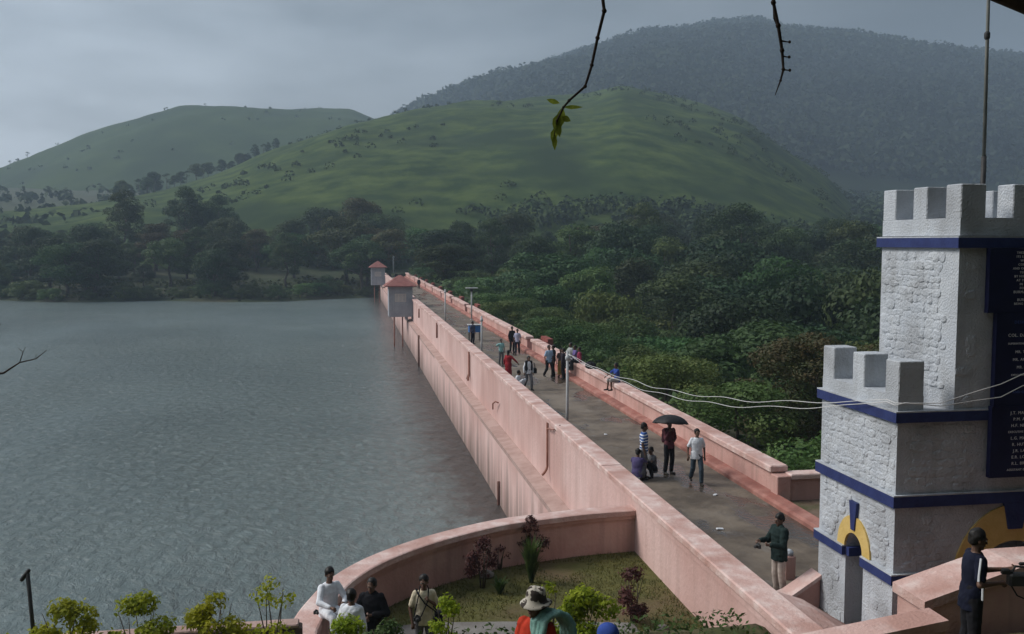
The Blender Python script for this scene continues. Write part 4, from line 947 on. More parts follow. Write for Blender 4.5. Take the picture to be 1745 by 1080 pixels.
shrub('red_shrub', 2.88, 20.95, 3.78, 1.12, .34, 486, .10, LEAF_P, 'dark red shrub standing in the middle of the lawn by the curved wall', 'shrub', RS, 12, 41, wr=.35)
shrub('red_shrub', 4.25, 22.3, 3.78, 1.15, .30, 448, .10, LEAF_P, 'dark red shrub close under the curved wall behind the grassy tuft', 'shrub', RS, 11, 42, wr=.35)
shrub('red_shrub', 5.64, 18.5, 3.78, 1.12, .34, 486, .10, LEAF_P, 'dark red shrub near the dam parapet at the front of the lawn', 'shrub', RS, 12, 43, wr=.35)
shrub('red_shrub', 3.45, 22.1, 3.78, .55, .22, 224, .09, LEAF_P, 'small straggly red shrub against the curved wall', 'shrub', RS, 6, 44, wr=.35)
def tuft(x, y, z, h, n, label, m, spread=.35):
    b = MB()
    for k in range(n):
        t = rng.uniform(0, 6.28); q = spread * rng.uniform(.3, 1.1); hh = h * rng.uniform(.6, 1.15); w = .016
        x1, y1 = q * math.cos(t), q * math.sin(t); px, py = -math.sin(t) * w, math.cos(t) * w; bx_, by_ = .12 * q * math.cos(t * 3), .12 * q * math.sin(t * 3)
        b.v += [(bx_ - px, by_ - py, 0), (bx_ + px, by_ + py, 0), (x1 * .55 + px, y1 * .55 + py, hh * .8), (x1 * .55 - px, y1 * .55 - py, hh * .8), (x1, y1, hh)]
        i = len(b.v) - 5; b.f += [(i, i + 1, i + 2, i + 3), (i + 3, i + 2, i + 4)]
    o = b.build('grass_tuft', m); o.location = (x, y, z); return tag(o, label, 'plant')
tuft(4.02, 21.1, 3.77, .95, 170, 'large green grassy tuft on the lawn in front of the red shrub', LEAF_G)
tuft(3.2, 20.5, 3.77, .35, 60, 'short green tuft beside the middle red shrub', LEAF_G, .25)
tuft(13.2, 23.4, 4.38, .7, 120, 'bright green tuft on the dirt between the return wall and the tower', LEAF_L, .5)
tuft(13.0, 21.8, 4.38, .4, 70, 'low green tuft on the dirt beside the white tower', LEAF_L, .4)
tuft(6.3, 16.7, 3.6, .45, 80, 'low green tuft at the foot of the dam parapet', LEAF_G, .35)
b = MB()
for p, s in (((3.06, 21.6, 3.85), .13), ((6.1, 18.0, 3.82), .1), ((5.9, 17.75, 3.82), .08), ((5.75, 17.9, 3.81), .06)):
    r = bpy.data.objects.new('rock', None); bpy.data.objects.remove(r)
    mb = MB().ell((0, 0, 0), (s * 1.4, s, s * .8), None, 8, 5); mb.v = [tuple(Vector(q) * (1 + .25 * noise.noise(Vector(q) * 9 + Vector(p)))) for q in mb.v]
    o = mb.build('rock', CONC); o.location = p; tag(o, {.13: 'grey rock on the lawn beside the middle red shrub', .1: 'largest of three grey rocks at the foot of the front red shrub', .08: 'middle sized of three grey rocks at the foot of the front red shrub', .06: 'smallest of three grey rocks at the foot of the front red shrub'}[s], 'rock', 'small rocks on the lawn')

# overhanging tree at the viewpoint: trunk, limb across the top of the view, two hanging twigs
ot = empty('overhanging_tree', (5.6, 2.6, 7.5), 0, 'dark tree whose limb and two hanging twigs reach across the top of the view', 'tree')
m = MB(); m.tube([(5.9, 2.2, 5.5), (5.7, 2.6, 9), (5.3, 3.2, 11.4), (4.8, 1.5, 14), (4.2, -.5, 16.5)], [.34, .28, .22, .18, .08], 10)
kid(m.build('trunk', BARK, smooth=True), ot)
m = MB(); m.tube([(5.3, 3.2, 11.3), (4.4, 4.1, 12.25), (3.62, 4.45, 12.60), (3.2, 4.52, 12.76), (2.4, 4.9, 13.1), (1.4, 5.1, 13.35), (.3, 5.2, 13.5)], [.13, .085, .045, .036, .028, .02, .01], 9)
kid(m.build('limb', TWIG, smooth=True), ot)
def twig(pts, rads):
    m = MB(); P = [Vector(p) for p in pts]; m.tube(P, rads, 6)
    for k in range(1, len(P) - 1):
        m.ell(P[k], (rads[k] * 1.6,) * 3, None, 6, 4)
    return kid(m.build('twig', TWIG, smooth=True), ot)
t1 = twig([(1.36, 5.1, 13.36), (1.30, 5, 12.95), (1.335, 5, 12.70), (1.30, 5, 12.56), (1.27, 5, 12.42), (1.235, 5, 12.31), (1.15, 5, 12.235), (1.12, 5, 12.20), (1.085, 5, 12.13), (1.07, 5, 12.05)], [.012, .010, .009, .008, .007, .0065, .006, .005, .004, .002])
t2 = twig([(2.25, 4.95, 13.15), (2.27, 5, 12.78), (2.30, 5, 12.66), (2.325, 5, 12.53), (2.335, 5, 12.43), (2.32, 5, 12.37), (2.29, 5, 12.29)], [.012, .010, .010, .009, .007, .005, .002])
m = MB(); m.tube([(2.27, 5, 12.78), (2.28, 5.01, 12.70), (2.315, 5, 12.62)], .005, 5)
for q in ((2.355, 12.58), (2.355, 12.50), (2.36, 12.43)): m.tube([(2.325, 5, q[1]), (q[0] + .01, 5, q[1] - .005)], [.005, .003], 5); m.ell((q[0] + .012, 5, q[1] - .004), (.009, .009, .009), None, 6, 4)
o = m.build('twig', TWIG, smooth=True); kid(o, ot)
LEAFN = leafmat('near_leaf', (.16, .21, .03), (.26, .30, .045), rnd=0, s=30, tr=.5)
def leaf(p, d, L, w, m=LEAFN, roll=0.):
    d = Vector(d).normalized(); a = Vector((0, 1, .2)); s = d.cross(a).normalized(); nrm = s.cross(d); s = s * math.cos(roll) + nrm * math.sin(roll)
    b = MB(); prof = [(0, .05), (.2, .6), (.42, 1.0), (.7, .75), (1, .02)]; p = Vector(p)
    for t, q in prof:
        c = p + d * L * t + nrm * (-.18 * L * t * t)
        b.v += [tuple(c - s * w * q * .5 + nrm * w * .12 * q), tuple(c), tuple(c + s * w * q * .5 + nrm * w * .12 * q)]
    for k in range(4): b.f += [(3 * k, 3 * k + 1, 3 * k + 4, 3 * k + 3), (3 * k + 1, 3 * k + 2, 3 * k + 5, 3 * k + 4)]
    o = b.build('leaf', m, smooth=True); o.parent = t1; return o
for p, d, L, w in (((1.115, 5, 12.20), (-.12, .1, -.9), .11, .05), ((1.10, 5.01, 12.17), (-.35, -.1, -.9), .10, .045), ((1.085, 5, 12.13), (.12, -.1, -1), .09, .04), ((1.08, 5, 12.10), (-.2, .2, -1), .09, .04), ((1.10, 5, 12.22), (-1, 0, .25), .075, .028), ((1.12, 5, 12.20), (1, .1, .05), .10, .022), ((1.11, 4.99, 12.15), (.8, 0, -.4), .05, .035), ((1.075, 5, 12.06), (-.05, 0, -1), .085, .03)):
    leaf(p, d, L, w)
# crown above and behind the viewpoint, unseen, spread out to shade the tower front
lobes = []
g = np.random.default_rng(5)
for k in range(165):
    x, y = (g.uniform(-9, 13), g.uniform(-11, 6.5)) if k < 120 else (g.uniform(3, 17), g.uniform(4, 11))
    lobes.append(((x, y, g.uniform(15.6, 19.5) + .12 * max(0, y)), (1.9, 1.9, 1.0)))
P, Nn = lobe_points(lobes, 9.0, -1); V, F = leaves(P, Nn, .34, .55, .8); kid(mesh_np('crown', V, F, LEAF_M), ot)
m = MB()
for k in range(0, 120, 6):
    c = lobes[k][0]; m.tube([(4.8, 1.5, 14), ((4.8 + c[0]) / 2, (1.5 + c[1]) / 2, 15.3), c], [.1, .07, .02], 5)
kid(m.build('limb', BARK, smooth=True), ot)
# bare twig at the left edge
bt = empty('bare_sapling', (-2.6, 6.0, 6.2), 0, 'thin leafless sapling twig poking in at the left edge over the lake', 'sapling')
m = MB(); m.tube([(-3.2, 6, 6.2), (-3.0, 6, 8.6), (-2.5, 6, 10.5), (-2.15, 6, 10.72), (-1.98, 6, 10.74), (-1.89, 6, 10.80), (-1.80, 6, 10.82), (-1.74, 6, 10.87)], [.03, .022, .012, .008, .006, .004, .003, .0015], 6)
m.tube([(-1.89, 6, 10.80), (-1.87, 6, 10.86), (-1.855, 6, 10.89)], [.003, .002, .001], 5); m.tube([(-1.87, 6, 10.86), (-1.895, 6, 10.885)], [.002, .001], 5); m.tube([(-1.80, 6, 10.82), (-1.80, 6, 10.85)], [.002, .001], 5)
m.tube([(-2.5, 6, 10.5), (-2.2, 6, 10.95), (-2.03, 6, 11.05), (-1.985, 6, 11.14)], [.01, .006, .004, .0015], 6); m.tube([(-2.03, 6, 11.05), (-1.98, 6, 11.02)], [.003, .0015], 5)
kid(m.build('stem', TWIG, smooth=True), bt)
# ------------------------------------------------------------------ people
def cloth(c, k=None, extra=None, c2=None):
    key = k or 'cloth_%03d_%03d_%03d' % tuple(int(v * 999) for v in c)
    return mat(key, c, c2 or tuple(min(1, v * 1.25 + .004) for v in c), scale=6, rough=.9, spec=.1, coord='obj', extra=extra)
SKIN = mat('skin_dark', (.115, .062, .042), (.145, .08, .055), scale=8, rough=.55, spec=.35, coord='obj')
SKIN2 = mat('skin_brown', (.19, .105, .07), (.23, .13, .09), scale=8, rough=.55, spec=.35, coord='obj')
HAIR = mat('black_hair', (.010, .009, .009), (.018, .016, .015), scale=40, rough=.5, coord='obj')
SHOE = mat('dark_shoe', (.02, .018, .016), (.03, .027, .025), scale=8, rough=.5, coord='obj')
EYEW = mat('eye_white', (.6, .58, .55)); EYED = mat('eye_dark', (.01, .008, .008), rough=.3); LIP = mat('lips', (.12, .045, .04), rough=.5)
def remesh(mb, name, vox, m, parent, smooth_it=4, wrinkle=0., seed=0):
    o = mb.build(name, m, None)
    r = o.modifiers.new('r', 'REMESH'); r.mode = 'VOXEL'; r.voxel_size = vox; r.use_smooth_shade = True
    s = o.modifiers.new('s', 'SMOOTH'); s.iterations = smooth_it; s.factor = .5
    dg = bpy.context.evaluated_depsgraph_get(); me = bpy.data.meshes.new_from_object(o.evaluated_get(dg), depsgraph=dg)
    old = o.data; o.modifiers.clear(); o.data = me; bpy.data.meshes.remove(old)
    if not me.materials: me.materials.append(m)
    if wrinkle:
        n = len(me.vertices); co = np.empty(n * 3, np.float32); no = np.empty(n * 3, np.float32); me.vertices.foreach_get('co', co); me.vertices.foreach_get('normal', no)
        co = co.reshape(-1, 3); no = no.reshape(-1, 3)
        w = np.array([noise.noise(Vector((c[0] * 9 + seed, c[1] * 9, c[2] * 15))) + .6 * noise.noise(Vector((c[0] * 26 + c[2] * 14, c[1] * 22 + seed, c[2] * 11))) for c in co])
        co += no * (w * wrinkle)[:, None]; me.vertices.foreach_set('co', co.ravel())
    me.polygons.foreach_set('use_smooth', np.ones(len(me.polygons), dtype=bool)); me.update()
    o.parent = parent; return o
V3 = Vector
def stance(kind='stand', H=1.68, lean=(0, 0), sway=0., seat=.45):
    """joints in metres for a figure facing -y"""
    s = H / 1.70; J = {}
    if kind in ('stand', 'walk'):
        J['pelvis'] = V3((0, 0, .93 * s))
        d = .20 if kind == 'walk' else .0
        J['hipL'], J['hipR'] = V3((.09, 0, .90)) * s, V3((-.09, 0, .90)) * s
        J['kneeL'], J['kneeR'] = V3((.11 + sway, -.02 - d * .75, .49)) * s, V3((-.10, -.01 + d * .25, .49)) * s
        J['ankL'], J['ankR'] = V3((.12 + sway * 1.5, .03 - d, .085)) * s, V3((-.11, .03 + d * 1.25, .085 + d * .25)) * s
    elif kind == 'sit':
        z = seat + .09; J['pelvis'] = V3((0, 0, z)); J['hipL'], J['hipR'] = V3((.09, -.02, z - .01)), V3((-.09, -.02, z - .01))
        J['kneeL'], J['kneeR'] = V3((.13, -.43 * s, z + .02)), V3((-.11, -.42 * s, z + .0))
        J['ankL'], J['ankR'] = V3((.13, -.40 * s, z - .40 * s)), V3((-.12, -.46 * s, z - .41 * s))
    elif kind == 'crouch':
        J['pelvis'] = V3((0, .08, .24)); J['hipL'], J['hipR'] = V3((.10, .06, .25)), V3((-.10, .06, .25))
        J['kneeL'], J['kneeR'] = V3((.17, -.30, .50)), V3((-.17, -.28, .50)); J['ankL'], J['ankR'] = V3((.14, -.14, .08)), V3((-.14, -.13, .08))
    P = J['pelvis']; lx, ly = lean
    up = V3((lx, ly, 1)).normalized(); J['up'] = up
    J['waist'] = P + up * .13 * s; J['chest'] = P + up * .33 * s; J['neck'] = P + up * .51 * s; J['head'] = P + up * .53 * s + V3((lx * .05, ly * .05 - .015, .125 * s))
    J['shL'], J['shR'] = P + up * .455 * s + V3((.175 * s, 0, 0)), P + up * .455 * s + V3((-.175 * s, 0, 0))
    for q, sg in (('L', 1), ('R', -1)):
        J['elb' + q] = J['sh' + q] + V3((sg * .06, .03, -.275)) * s; J['wri' + q] = J['elb' + q] + V3((sg * .0, -.06, -.235)) * s
    J['s'] = s; return J
def arm(J, q, elb, wri):
    """point the upper arm and the forearm along the two directions given"""
    s = J['s']; J['elb' + q] = J['sh' + q] + V3(elb).normalized() * .285 * s; J['wri' + q] = J['elb' + q] + V3(wri).normalized() * .245 * s
def hand(mb, w, e, s, curl=.35, side=1):
    d = (w - e).normalized(); a = V3((1, 0, 0)) if abs(d.x) < .8 else V3((0, 1, 0)); sd = (a - d * a.dot(d)).normalized() * side; nn = d.cross(sd)
    p = w + d * .05 * s; mb.cap(w, w + d * .08 * s, .024 * s, .030 * s, 8); mb.cap(p - sd * .018, p + d * .035 + sd * .018, .019 * s, .019 * s, 8)
    for k, (o, l) in enumerate(((-.030, .062), (-.010, .075), (.010, .070), (.029, .055))):
        b = w + d * .095 * s + sd * o * s; m1 = b + (d * math.cos(curl) + nn * math.sin(curl)) * l * .55 * s; t1 = m1 + (d * math.cos(curl * 2.6) + nn * math.sin(curl * 2.6)) * l * .5 * s
        mb.cap(b - d * .02, m1, .0092 * s, .0085 * s, 6); mb.cap(m1, t1, .0085 * s, .007 * s, 6)
    b = w + d * .035 * s - sd * .026 * s; m1 = b + (d * .6 - sd * .75 + nn * .25).normalized() * .042 * s; mb.cap(b, m1, .011 * s, .010 * s, 6); mb.cap(m1, m1 + (d * .9 - sd * .25 + nn * .4).normalized() * .032 * s, .0095 * s, .008 * s, 6)
def person(loc, rz, label, J, top=None, sleeve='short', bottom=None, legs='trousers', skin=None, near=False, hair=True, headrot=(0, 0), jacket=None, group=None, shoes=True, bulge=1.0, curl=.4, topkey=None, hem=.02, headcover=None, female=False):
    skin = skin or SKIN; s = J['s']
    root = empty('person', loc, rz, label, 'person', group)
    vox = .0085 if near else .016
    up = J['up']; X = V3((1, 0, 0)); D = up.cross(X).normalized()      # D points backwards (+y)
    hR = Matrix.Rotation(headrot[0], 3, 'Z') @ Matrix.Rotation(headrot[1], 3, 'X')
    hc = J['head']; hp = lambda x, y, z: hc + hR @ (V3((x, y, z)) * s)
    def torso(mb, g, zlo=-.06, r=1.0, top_=True, w=1.0):
        P = J['pelvis']; rings = []
        for t, rx, ry, dy in ((zlo, .158, .112, .0), (.04, .156, .110, .0), (.14, .140, .10, -.005), (.26, .158, .112, .0), (.37, .172, .115, .004), (.44, .165, .098, .006), (.485, .115, .075, .004), (.51, .06, .055, .0)):
            if not top_ and t > .2: break
            c = P + up * t * s + D * dy; rings.append((c, X * (rx * s * w * bulge + g), D * (ry * s * bulge + g)))
        mb.loft(rings, 18)
    # body, one continuous surface
    b = MB(); torso(b, 0)
    b.cap(J['neck'] - up * .04 * s, hp(0, .01, -.06), .056 * s, .050 * s)
    b.ell(hp(0, .012, .022), (.074 * s, .094 * s, .100 * s), hR, 14, 10); b.ell(hp(0, -.026, -.045), (.056 * s, .062 * s, .072 * s), hR, 12, 8)
    b.cap(hp(0, -.088, .012), hp(0, -.104, -.022), .009 * s, .015 * s, 6); b.ell(hp(0, -.07, -.098), (.024 * s, .020 * s, .016 * s), hR, 8, 6)
    for sg in (1, -1): b.ell(hp(sg * .077, .012, -.005), (.010 * s, .020 * s, .030 * s), hR, 8, 6)
    b.cap(hp(-.035, -.082, .03), hp(.035, -.082, .03), .013 * s, .013 * s, 6)
    for q, sg in (('L', 1), ('R', -1)):
        b.cap(J['sh' + q] + V3((-sg * .03, 0, -.01)), J['elb' + q], .052 * s, .038 * s); b.cap(J['elb' + q], J['wri' + q], .038 * s, .025 * s)
        hand(b, J['wri' + q], J['elb' + q], s, curl, sg)
        b.cap(J['hip' + q], J['knee' + q], .082 * s, .055 * s); k = J['knee' + q]; a = J['ank' + q]; b.cap(k, k.lerp(a, .35) + V3((0, .012, 0)), .054 * s, .052 * s); b.cap(k.lerp(a, .35) + V3((0, .012, 0)), a, .052 * s, .034 * s)
        f = a + V3((sg * .015, -.13 * s, -.05 * s)); b.cap(a + V3((0, .03, -.045 * s)), f, .036 * s, .028 * s)
    remesh(b, 'body', vox, skin, root)
    # clothes
    if legs in ('trousers', 'shorts'):
        t = MB(); torso(t, .012, top_=False, zlo=-.08)
        for q, sg in (('L', 1), ('R', -1)):
            k, a = J['knee' + q], J['ank' + q]; t.cap(J['hip' + q], k, .098 * s, .075 * s)
            e_ = a + V3((0, .01, .03)) if legs == 'trousers' else k.lerp(a, .1)
            t.cap(k, e_, .076 * s, .066 * s if legs == 'trousers' else .078 * s)
        remesh(t, 'trousers', max(vox, .011), bottom, root, 3, .006, 3.)
    elif legs == 'skirt':
        t = MB(); P = J['pelvis']; am = (J['ankL'] + J['ankR']) / 2; km = (J['kneeL'] + J['kneeR']) / 2
        rg = [(P + up * .14 * s, X * .150 * s, D * .115 * s), (P, X * .178 * s, D * .14 * s), (P.lerp(km, .6), X * .19 * s, V3((0, 1, 0)) * .155 * s), (km, X * .20 * s, V3((0, 1, 0)) * .16 * s), (km.lerp(am, .55), X * .20 * s, V3((0, 1, 0)) * .17 * s), (am + V3((0, .0, .04)), X * .205 * s, V3((0, 1, 0)) * .18 * s)]
        t.loft(rg, 20); remesh(t, 'skirt', max(vox, .012), bottom, root, 3, .014, 5.)
    if top is not None:
        t = MB(); torso(t, .016, zlo=-.09 - hem, w=1.0)
        for q, sg in (('L', 1), ('R', -1)):
            S_ = J['sh' + q] + V3((-sg * .03, 0, -.01)); E_ = J['elb' + q]; W_ = J['wri' + q]
            if sleeve == 'long': t.cap(S_, E_, .070 * s, .056 * s); t.cap(E_, E_.lerp(W_, .93), .056 * s, .040 * s)
            elif sleeve == 'short': t.cap(S_, S_.lerp(E_, .72), .070 * s, .064 * s)
        remesh(t, 'shirt', max(vox, .0095), top, root, 2, .007, 1. + len(label))
    if jacket is not None:
        t = MB(); torso(t, .034, zlo=-.14 - hem)
        for q, sg in (('L', 1), ('R', -1)):
            S_ = J['sh' + q] + V3((-sg * .03, 0, -.01)); E_ = J['elb' + q]; W_ = J['wri' + q]
            t.cap(S_, E_, .088 * s, .070 * s); t.cap(E_, E_.lerp(W_, .95), .070 * s, .050 * s)
        t.cap(J['neck'] + X * .05, J['neck'] - X * .05, .06 * s, .06 * s)
        remesh(t, 'jacket', max(vox, .0095), jacket, root, 2, .010, 7. + len(label))
    if shoes:
        for q, sg in (('L', 1), ('R', -1)):
            a = J['ank' + q]; t = MB(); t.cap(a + V3((0, .035, -.045 * s)), a + V3((sg * .015, -.15 * s, -.053 * s)), .044 * s, .036 * s); t.cap(a + V3((0, .03, -.05)), a + V3((0, .02, -.01)), .044 * s, .046 * s)
            remesh(t, 'shoe', .014, SHOE, root, 2)
    if hair:
        t = MB(); t.ell(hp(0, .028, .046), (.088 * s, .098 * s, .097 * s), hR, 14, 10); t.ell(hp(0, .056, .005), (.077 * s, .066 * s, .088 * s), hR, 12, 8)
        for sg in (1, -1): t.cap(hp(sg * .072, .0, .05), hp(sg * .074, .004, .0), .018 * s, .010 * s, 6)
        if female: t.cap(hp(0, .10, .0), hp(0, .12, -.22), .035, .018)
        remesh(t, 'hair', max(vox, .009), HAIR, root, 2, .009, 2. + len(label))
    if near:
        for sg in (1, -1):
            MB().ell(hp(sg * .031, -.079, .010), (.012 * s, .008 * s, .007 * s), hR, 8, 6).build('eye', EYEW, root, smooth=True)
            MB().ell(hp(sg * .031, -.0855, .010), (.0055 * s, .004 * s, .0055 * s), hR, 8, 6).build('pupil', EYED, root, smooth=True)
        MB().ell(hp(0, -.088, -.055), (.024 * s, .008 * s, .008 * s), hR, 8, 6).build('mouth', LIP, root, smooth=True)
    return root
def xf(root, p):
    return Matrix.Translation(root.location) @ Matrix.Rotation(root.rotation_euler.z, 4, 'Z') @ V3(p)
def stripes(t, raw, last, b):
    N = t.nodes; L = t.links
    s = N.new('ShaderNodeSeparateXYZ'); L.new(raw, s.inputs[0]); m = N.new('ShaderNodeMath'); m.operation = 'MULTIPLY'; m.inputs[1].default_value = 11.5; L.new(s.outputs[2], m.inputs[0])
    f = N.new('ShaderNodeMath'); f.operation = 'FRACT'; L.new(m.outputs[0], f.inputs[0]); g = N.new('ShaderNodeMath'); g.operation = 'GREATER_THAN'; g.inputs[1].default_value = .55; L.new(f.outputs[0], g.inputs[0])
    x = N.new('ShaderNodeMix'); x.data_type = 'RGBA'; L.new(g.outputs[0], x.inputs[0]); L.new(last, x.inputs[6]); x.inputs[7].default_value = (.7, .74, .8, 1); return x.outputs[2]
def checks(t, raw, last, b):
    N = t.nodes; L = t.links; c = N.new('ShaderNodeTexChecker'); c.inputs['Scale'].default_value = 9; c.inputs[2].default_value = (.03, .03, .04, 1); L.new(raw, c.inputs[0]); L.new(last, c.inputs[1]); return c.outputs[0]
cl_white = cloth((.62, .64, .68)); cl_cream = cloth((.56, .49, .36)); cl_black = cloth((.014, .014, .017)); cl_navyb = cloth((.009, .011, .024)); cl_grey = cloth((.13, .13, .14)); cl_jean = cloth((.045, .065, .085)); cl_pale = cloth((.42, .36, .32))
cl_stripe = cloth((.03, .09, .30), 'striped_cloth', stripes, (.035, .10, .33)); cl_maroon = cloth((.10, .035, .045)); cl_purple = cloth((.09, .075, .17)); cl_lblue = cloth((.30, .42, .56)); cl_lav = cloth((.38, .38, .50)); cl_teal = cloth((.26, .47, .46)); cl_red = cloth((.26, .022, .028)); cl_ochre = cloth((.32, .20, .06)); cl_brown = cloth((.10, .065, .06)); cl_blue = cloth((.035, .07, .28)); cl_mag = cloth((.22, .035, .07)); cl_check = cloth((.55, .55, .55), 'checked_cloth', checks); cl_orange = cloth((.42, .04, .02)); cl_dgreen = cloth((.016, .028, .027))
RD = 4.405
# the group by the near lamp post
J = stance('stand', 1.70, sway=.03); person((8.66, 27.5, RD), R(70), 'man in a blue and white striped shirt standing beside the crouching pair', J, cl_stripe, 'short', cl_grey, near=True, headrot=(.2, .25))
J = stance('crouch', 1.6, (0, -.25)); arm(J, 'L', (.2, -.9, -.5), (-.3, -.8, .1)); arm(J, 'R', (-.2, -.9, -.5), (.3, -.8, .1)); person((8.42, 27.35, RD), R(150), 'person in a purple shirt crouching by the lake side parapet', J, cl_purple, 'short', cl_grey, near=True, headrot=(0, .3))
J = stance('crouch', 1.5, (0, -.2)); arm(J, 'L', (.2, -.9, -.4), (-.2, -.8, -.2)); arm(J, 'R', (-.2, -.9, -.4), (.2, -.8, -.2)); person((8.98, 27.75, RD), R(-60), 'person in dark clothes crouching beside the man in the striped shirt', J, cl_grey, 'short', cl_black, near=True, headrot=(0, .3))
J = stance('stand', 1.68); arm(J, 'R', (-.25, -.5, -.75), (.25, -.35, .9)); arm(J, 'L', (.25, .1, -1), (-.55, -.6, -.1)); um = person((9.62, 28.0, RD), R(18), 'man in a maroon shirt and black trousers holding a black umbrella', J, cl_maroon, 'long', cl_black, near=True, headrot=(-.15, .1), curl=1.1)
w_ = J['wriR'] + (J['wriR'] - J['elbR']).normalized() * .08
# umbrella
ue = empty('umbrella', xf(um, w_), R(18), 'open black umbrella held over the man in the maroon shirt', 'umbrella')
BLK = mat('umbrella_cloth', (.012, .012, .014), (.02, .02, .022), scale=5, rough=.6, coord='obj')
tilt = Matrix.Rotation(R(-9), 3, 'X') @ Matrix.Rotation(R(8), 3, 'Y'); c0 = V3((.02, .02, .34))
MB().tube([(0, 0, -.14), tuple(c0), tuple(c0 + tilt @ V3((0, 0, .12)))], [.008, .006, .005], 6).build('shaft', DARKM, ue)
cn = MB(); nr_, na_ = 6, 32; rad = .55
for lay in (0, -.006):
    for i in range(nr_ + 1):
        for j in range(na_):
            t_ = i / nr_; a_ = 2 * math.pi * j / na_; k_ = (a_ * 8 / (2 * math.pi)) % 1; sc_ = 1 - .07 * t_ ** 2 * math.sin(math.pi * k_)
            r_ = rad * math.sin(t_ * 1.25) / math.sin(1.25) * sc_; z_ = .12 - .26 * (1 - math.cos(t_ * 1.35)) / (1 - math.cos(1.35)) - .018 * math.sin(math.pi * k_) * t_ + lay
            cn.v.append(tuple(c0 + tilt @ V3((r_ * math.cos(a_), r_ * math.sin(a_), z_))))
for lay in range(2):
    o0 = lay * (nr_ + 1) * na_
    for i in range(nr_):
        for j in range(na_): cn.f.append((o0 + i * na_ + j, o0 + i * na_ + (j + 1) % na_, o0 + (i + 1) * na_ + (j + 1) % na_, o0 + (i + 1) * na_ + j))
o1 = (nr_ + 1) * na_
for j in range(na_): cn.f.append((nr_ * na_ + j, nr_ * na_ + (j + 1) % na_, o1 + nr_ * na_ + (j + 1) % na_, o1 + nr_ * na_ + j))
cn.build('canopy', BLK, ue, smooth=True)
for j in range(8):
    a_ = 2 * math.pi * j / 8
    MB().tube([tuple(c0 + tilt @ V3((rad * math.sin(t_ * 1.25) / math.sin(1.25) * math.cos(a_), rad * math.sin(t_ * 1.25) / math.sin(1.25) * math.sin(a_), .106 - .26 * (1 - math.cos(t_ * 1.35)) / (1 - math.cos(1.35))))) for t_ in (.05, .35, .7, 1)], .004, 5).build('rib', DARKM, ue)
def backpack(pr, p, label, m, s=1.0, name='backpack'):
    e = empty(name, xf(pr, p), pr.rotation_euler.z, label, 'bag')
    t = MB(); t.bbox(-.15 * s, .15 * s, -.09 * s, .09 * s, -.22 * s, .22 * s, .05 * s); t.bbox(-.11 * s, .11 * s, .06 * s, .14 * s, -.18 * s, .04 * s, .03 * s); remesh(t, 'pack', .012, m, e, 5, .008)
    for sg in (1, -1): MB().tube([(sg * .1 * s, -.08 * s, .2 * s), (sg * .11 * s, -.2 * s, .235 * s), (sg * .12 * s, -.30 * s, .1 * s), (sg * .12 * s, -.24 * s, -.1 * s), (sg * .1 * s, -.08 * s, -.18 * s)], .014 * s, 5).build('strap', m, e)
    return e
backpack(um, (.06, .215, 1.17), 'dark red and black backpack worn by the man under the umbrella', cloth((.035, .012, .018)))
J = stance('walk', 1.63); arm(J, 'R', (-.35, .1, -1), (-.05, -.35, -.9)); person((10.02, 26.7, RD), R(-8), 'man in a white shirt and blue jeans walking along the dam road', J, cl_white, 'short', cl_jean, near=True, bulge=1.08, hem=.05)
# man in the dark jacket by the tower
J = stance('stand', 1.70); arm(J, 'R', (-.2, -.35, -.9), (.25, -1, .1)); arm(J, 'L', (.2, -.3, -.9), (-.35, -1, .1)); jk = person((8.42, 17.75, RD), R(-78), 'man in a dark green jacket and pale trousers standing beside the white tower', J, cl_black, 'long', cl_pale, jacket=cl_dgreen, near=True, headrot=(0, .25), curl=.9)
def still_camera(loc, rz, label, s=1.0):
    e = empty('camera', loc, rz, label, 'camera')
    MB().bbox(-.065 * s, .065 * s, -.03 * s, .03 * s, -.04 * s, .045 * s, .012).build('camera_body', DARKM, e); MB().tube([(0, -.03 * s, 0), (0, -.10 * s, 0), (0, -.105 * s, 0)], [.034 * s, .036 * s, .03 * s], 12).build('lens', DARKM, e); MB().bbox(-.025 * s, .025 * s, -.02 * s, .02 * s, .047 * s, .07 * s, .008).build('viewfinder', DARKM, e); return e
still_camera(xf(jk, (.0, -.50, 1.10)), R(-78), 'small black camera held out by the man in the dark jacket', .9)
bo = empty('bollard', (9.1, 18.75, RD), 0, 'short pink bollard with a white top behind the man in the jacket', 'bollard')
MB().bbox(-.12, .12, -.12, .12, 0, .50, .02).build('post', PINK, bo); MB().ell((0, 0, .55), (.11, .11, .08), None, 12, 7).build('cap', WHITE, bo, smooth=True)
# terrace
LZ = 3.79
J = stance('sit', 1.72, (0, -.10), seat=.0); arm(J, 'R', (-.35, -.55, -.75), (.35, -.8, -.1)); arm(J, 'L', (.25, -.5, -.8), (-.55, -.75, 0)); J['ankL'] += V3((0, .02, .02)); person((-.42, 17.15, 4.86), R(28), 'man in white shirt and white trousers sitting on the end of the curved wall', J, cl_white, 'long', cl_white, near=True, headrot=(-.2, .2), curl=.9)
still_camera((-.62, 16.68, 5.10), R(28), 'small black camera in the hands of the seated man in white', .7)
J = stance('stand', 1.68, (0, .05)); person((.0, 16.05, 4.02), R(155), 'man in white seen from behind in front of the man sitting on the wall', J, cl_white, 'long', cl_white, near=True, headrot=(.2, .1), bulge=1.12)
J = stance('stand', 1.74, (0, -.06)); arm(J, 'R', (-.3, -.2, -.9), (.75, -.65, -.1)); arm(J, 'L', (.3, -.1, -.9), (-.8, -.6, .05)); person((.36, 17.0, LZ), R(-18), 'man in an open black jacket over a brown shirt beside the two in white', J, cl_brown, 'long', cl_black, jacket=cl_black, near=True, headrot=(-.1, .15), curl=.9, bulge=1.05)
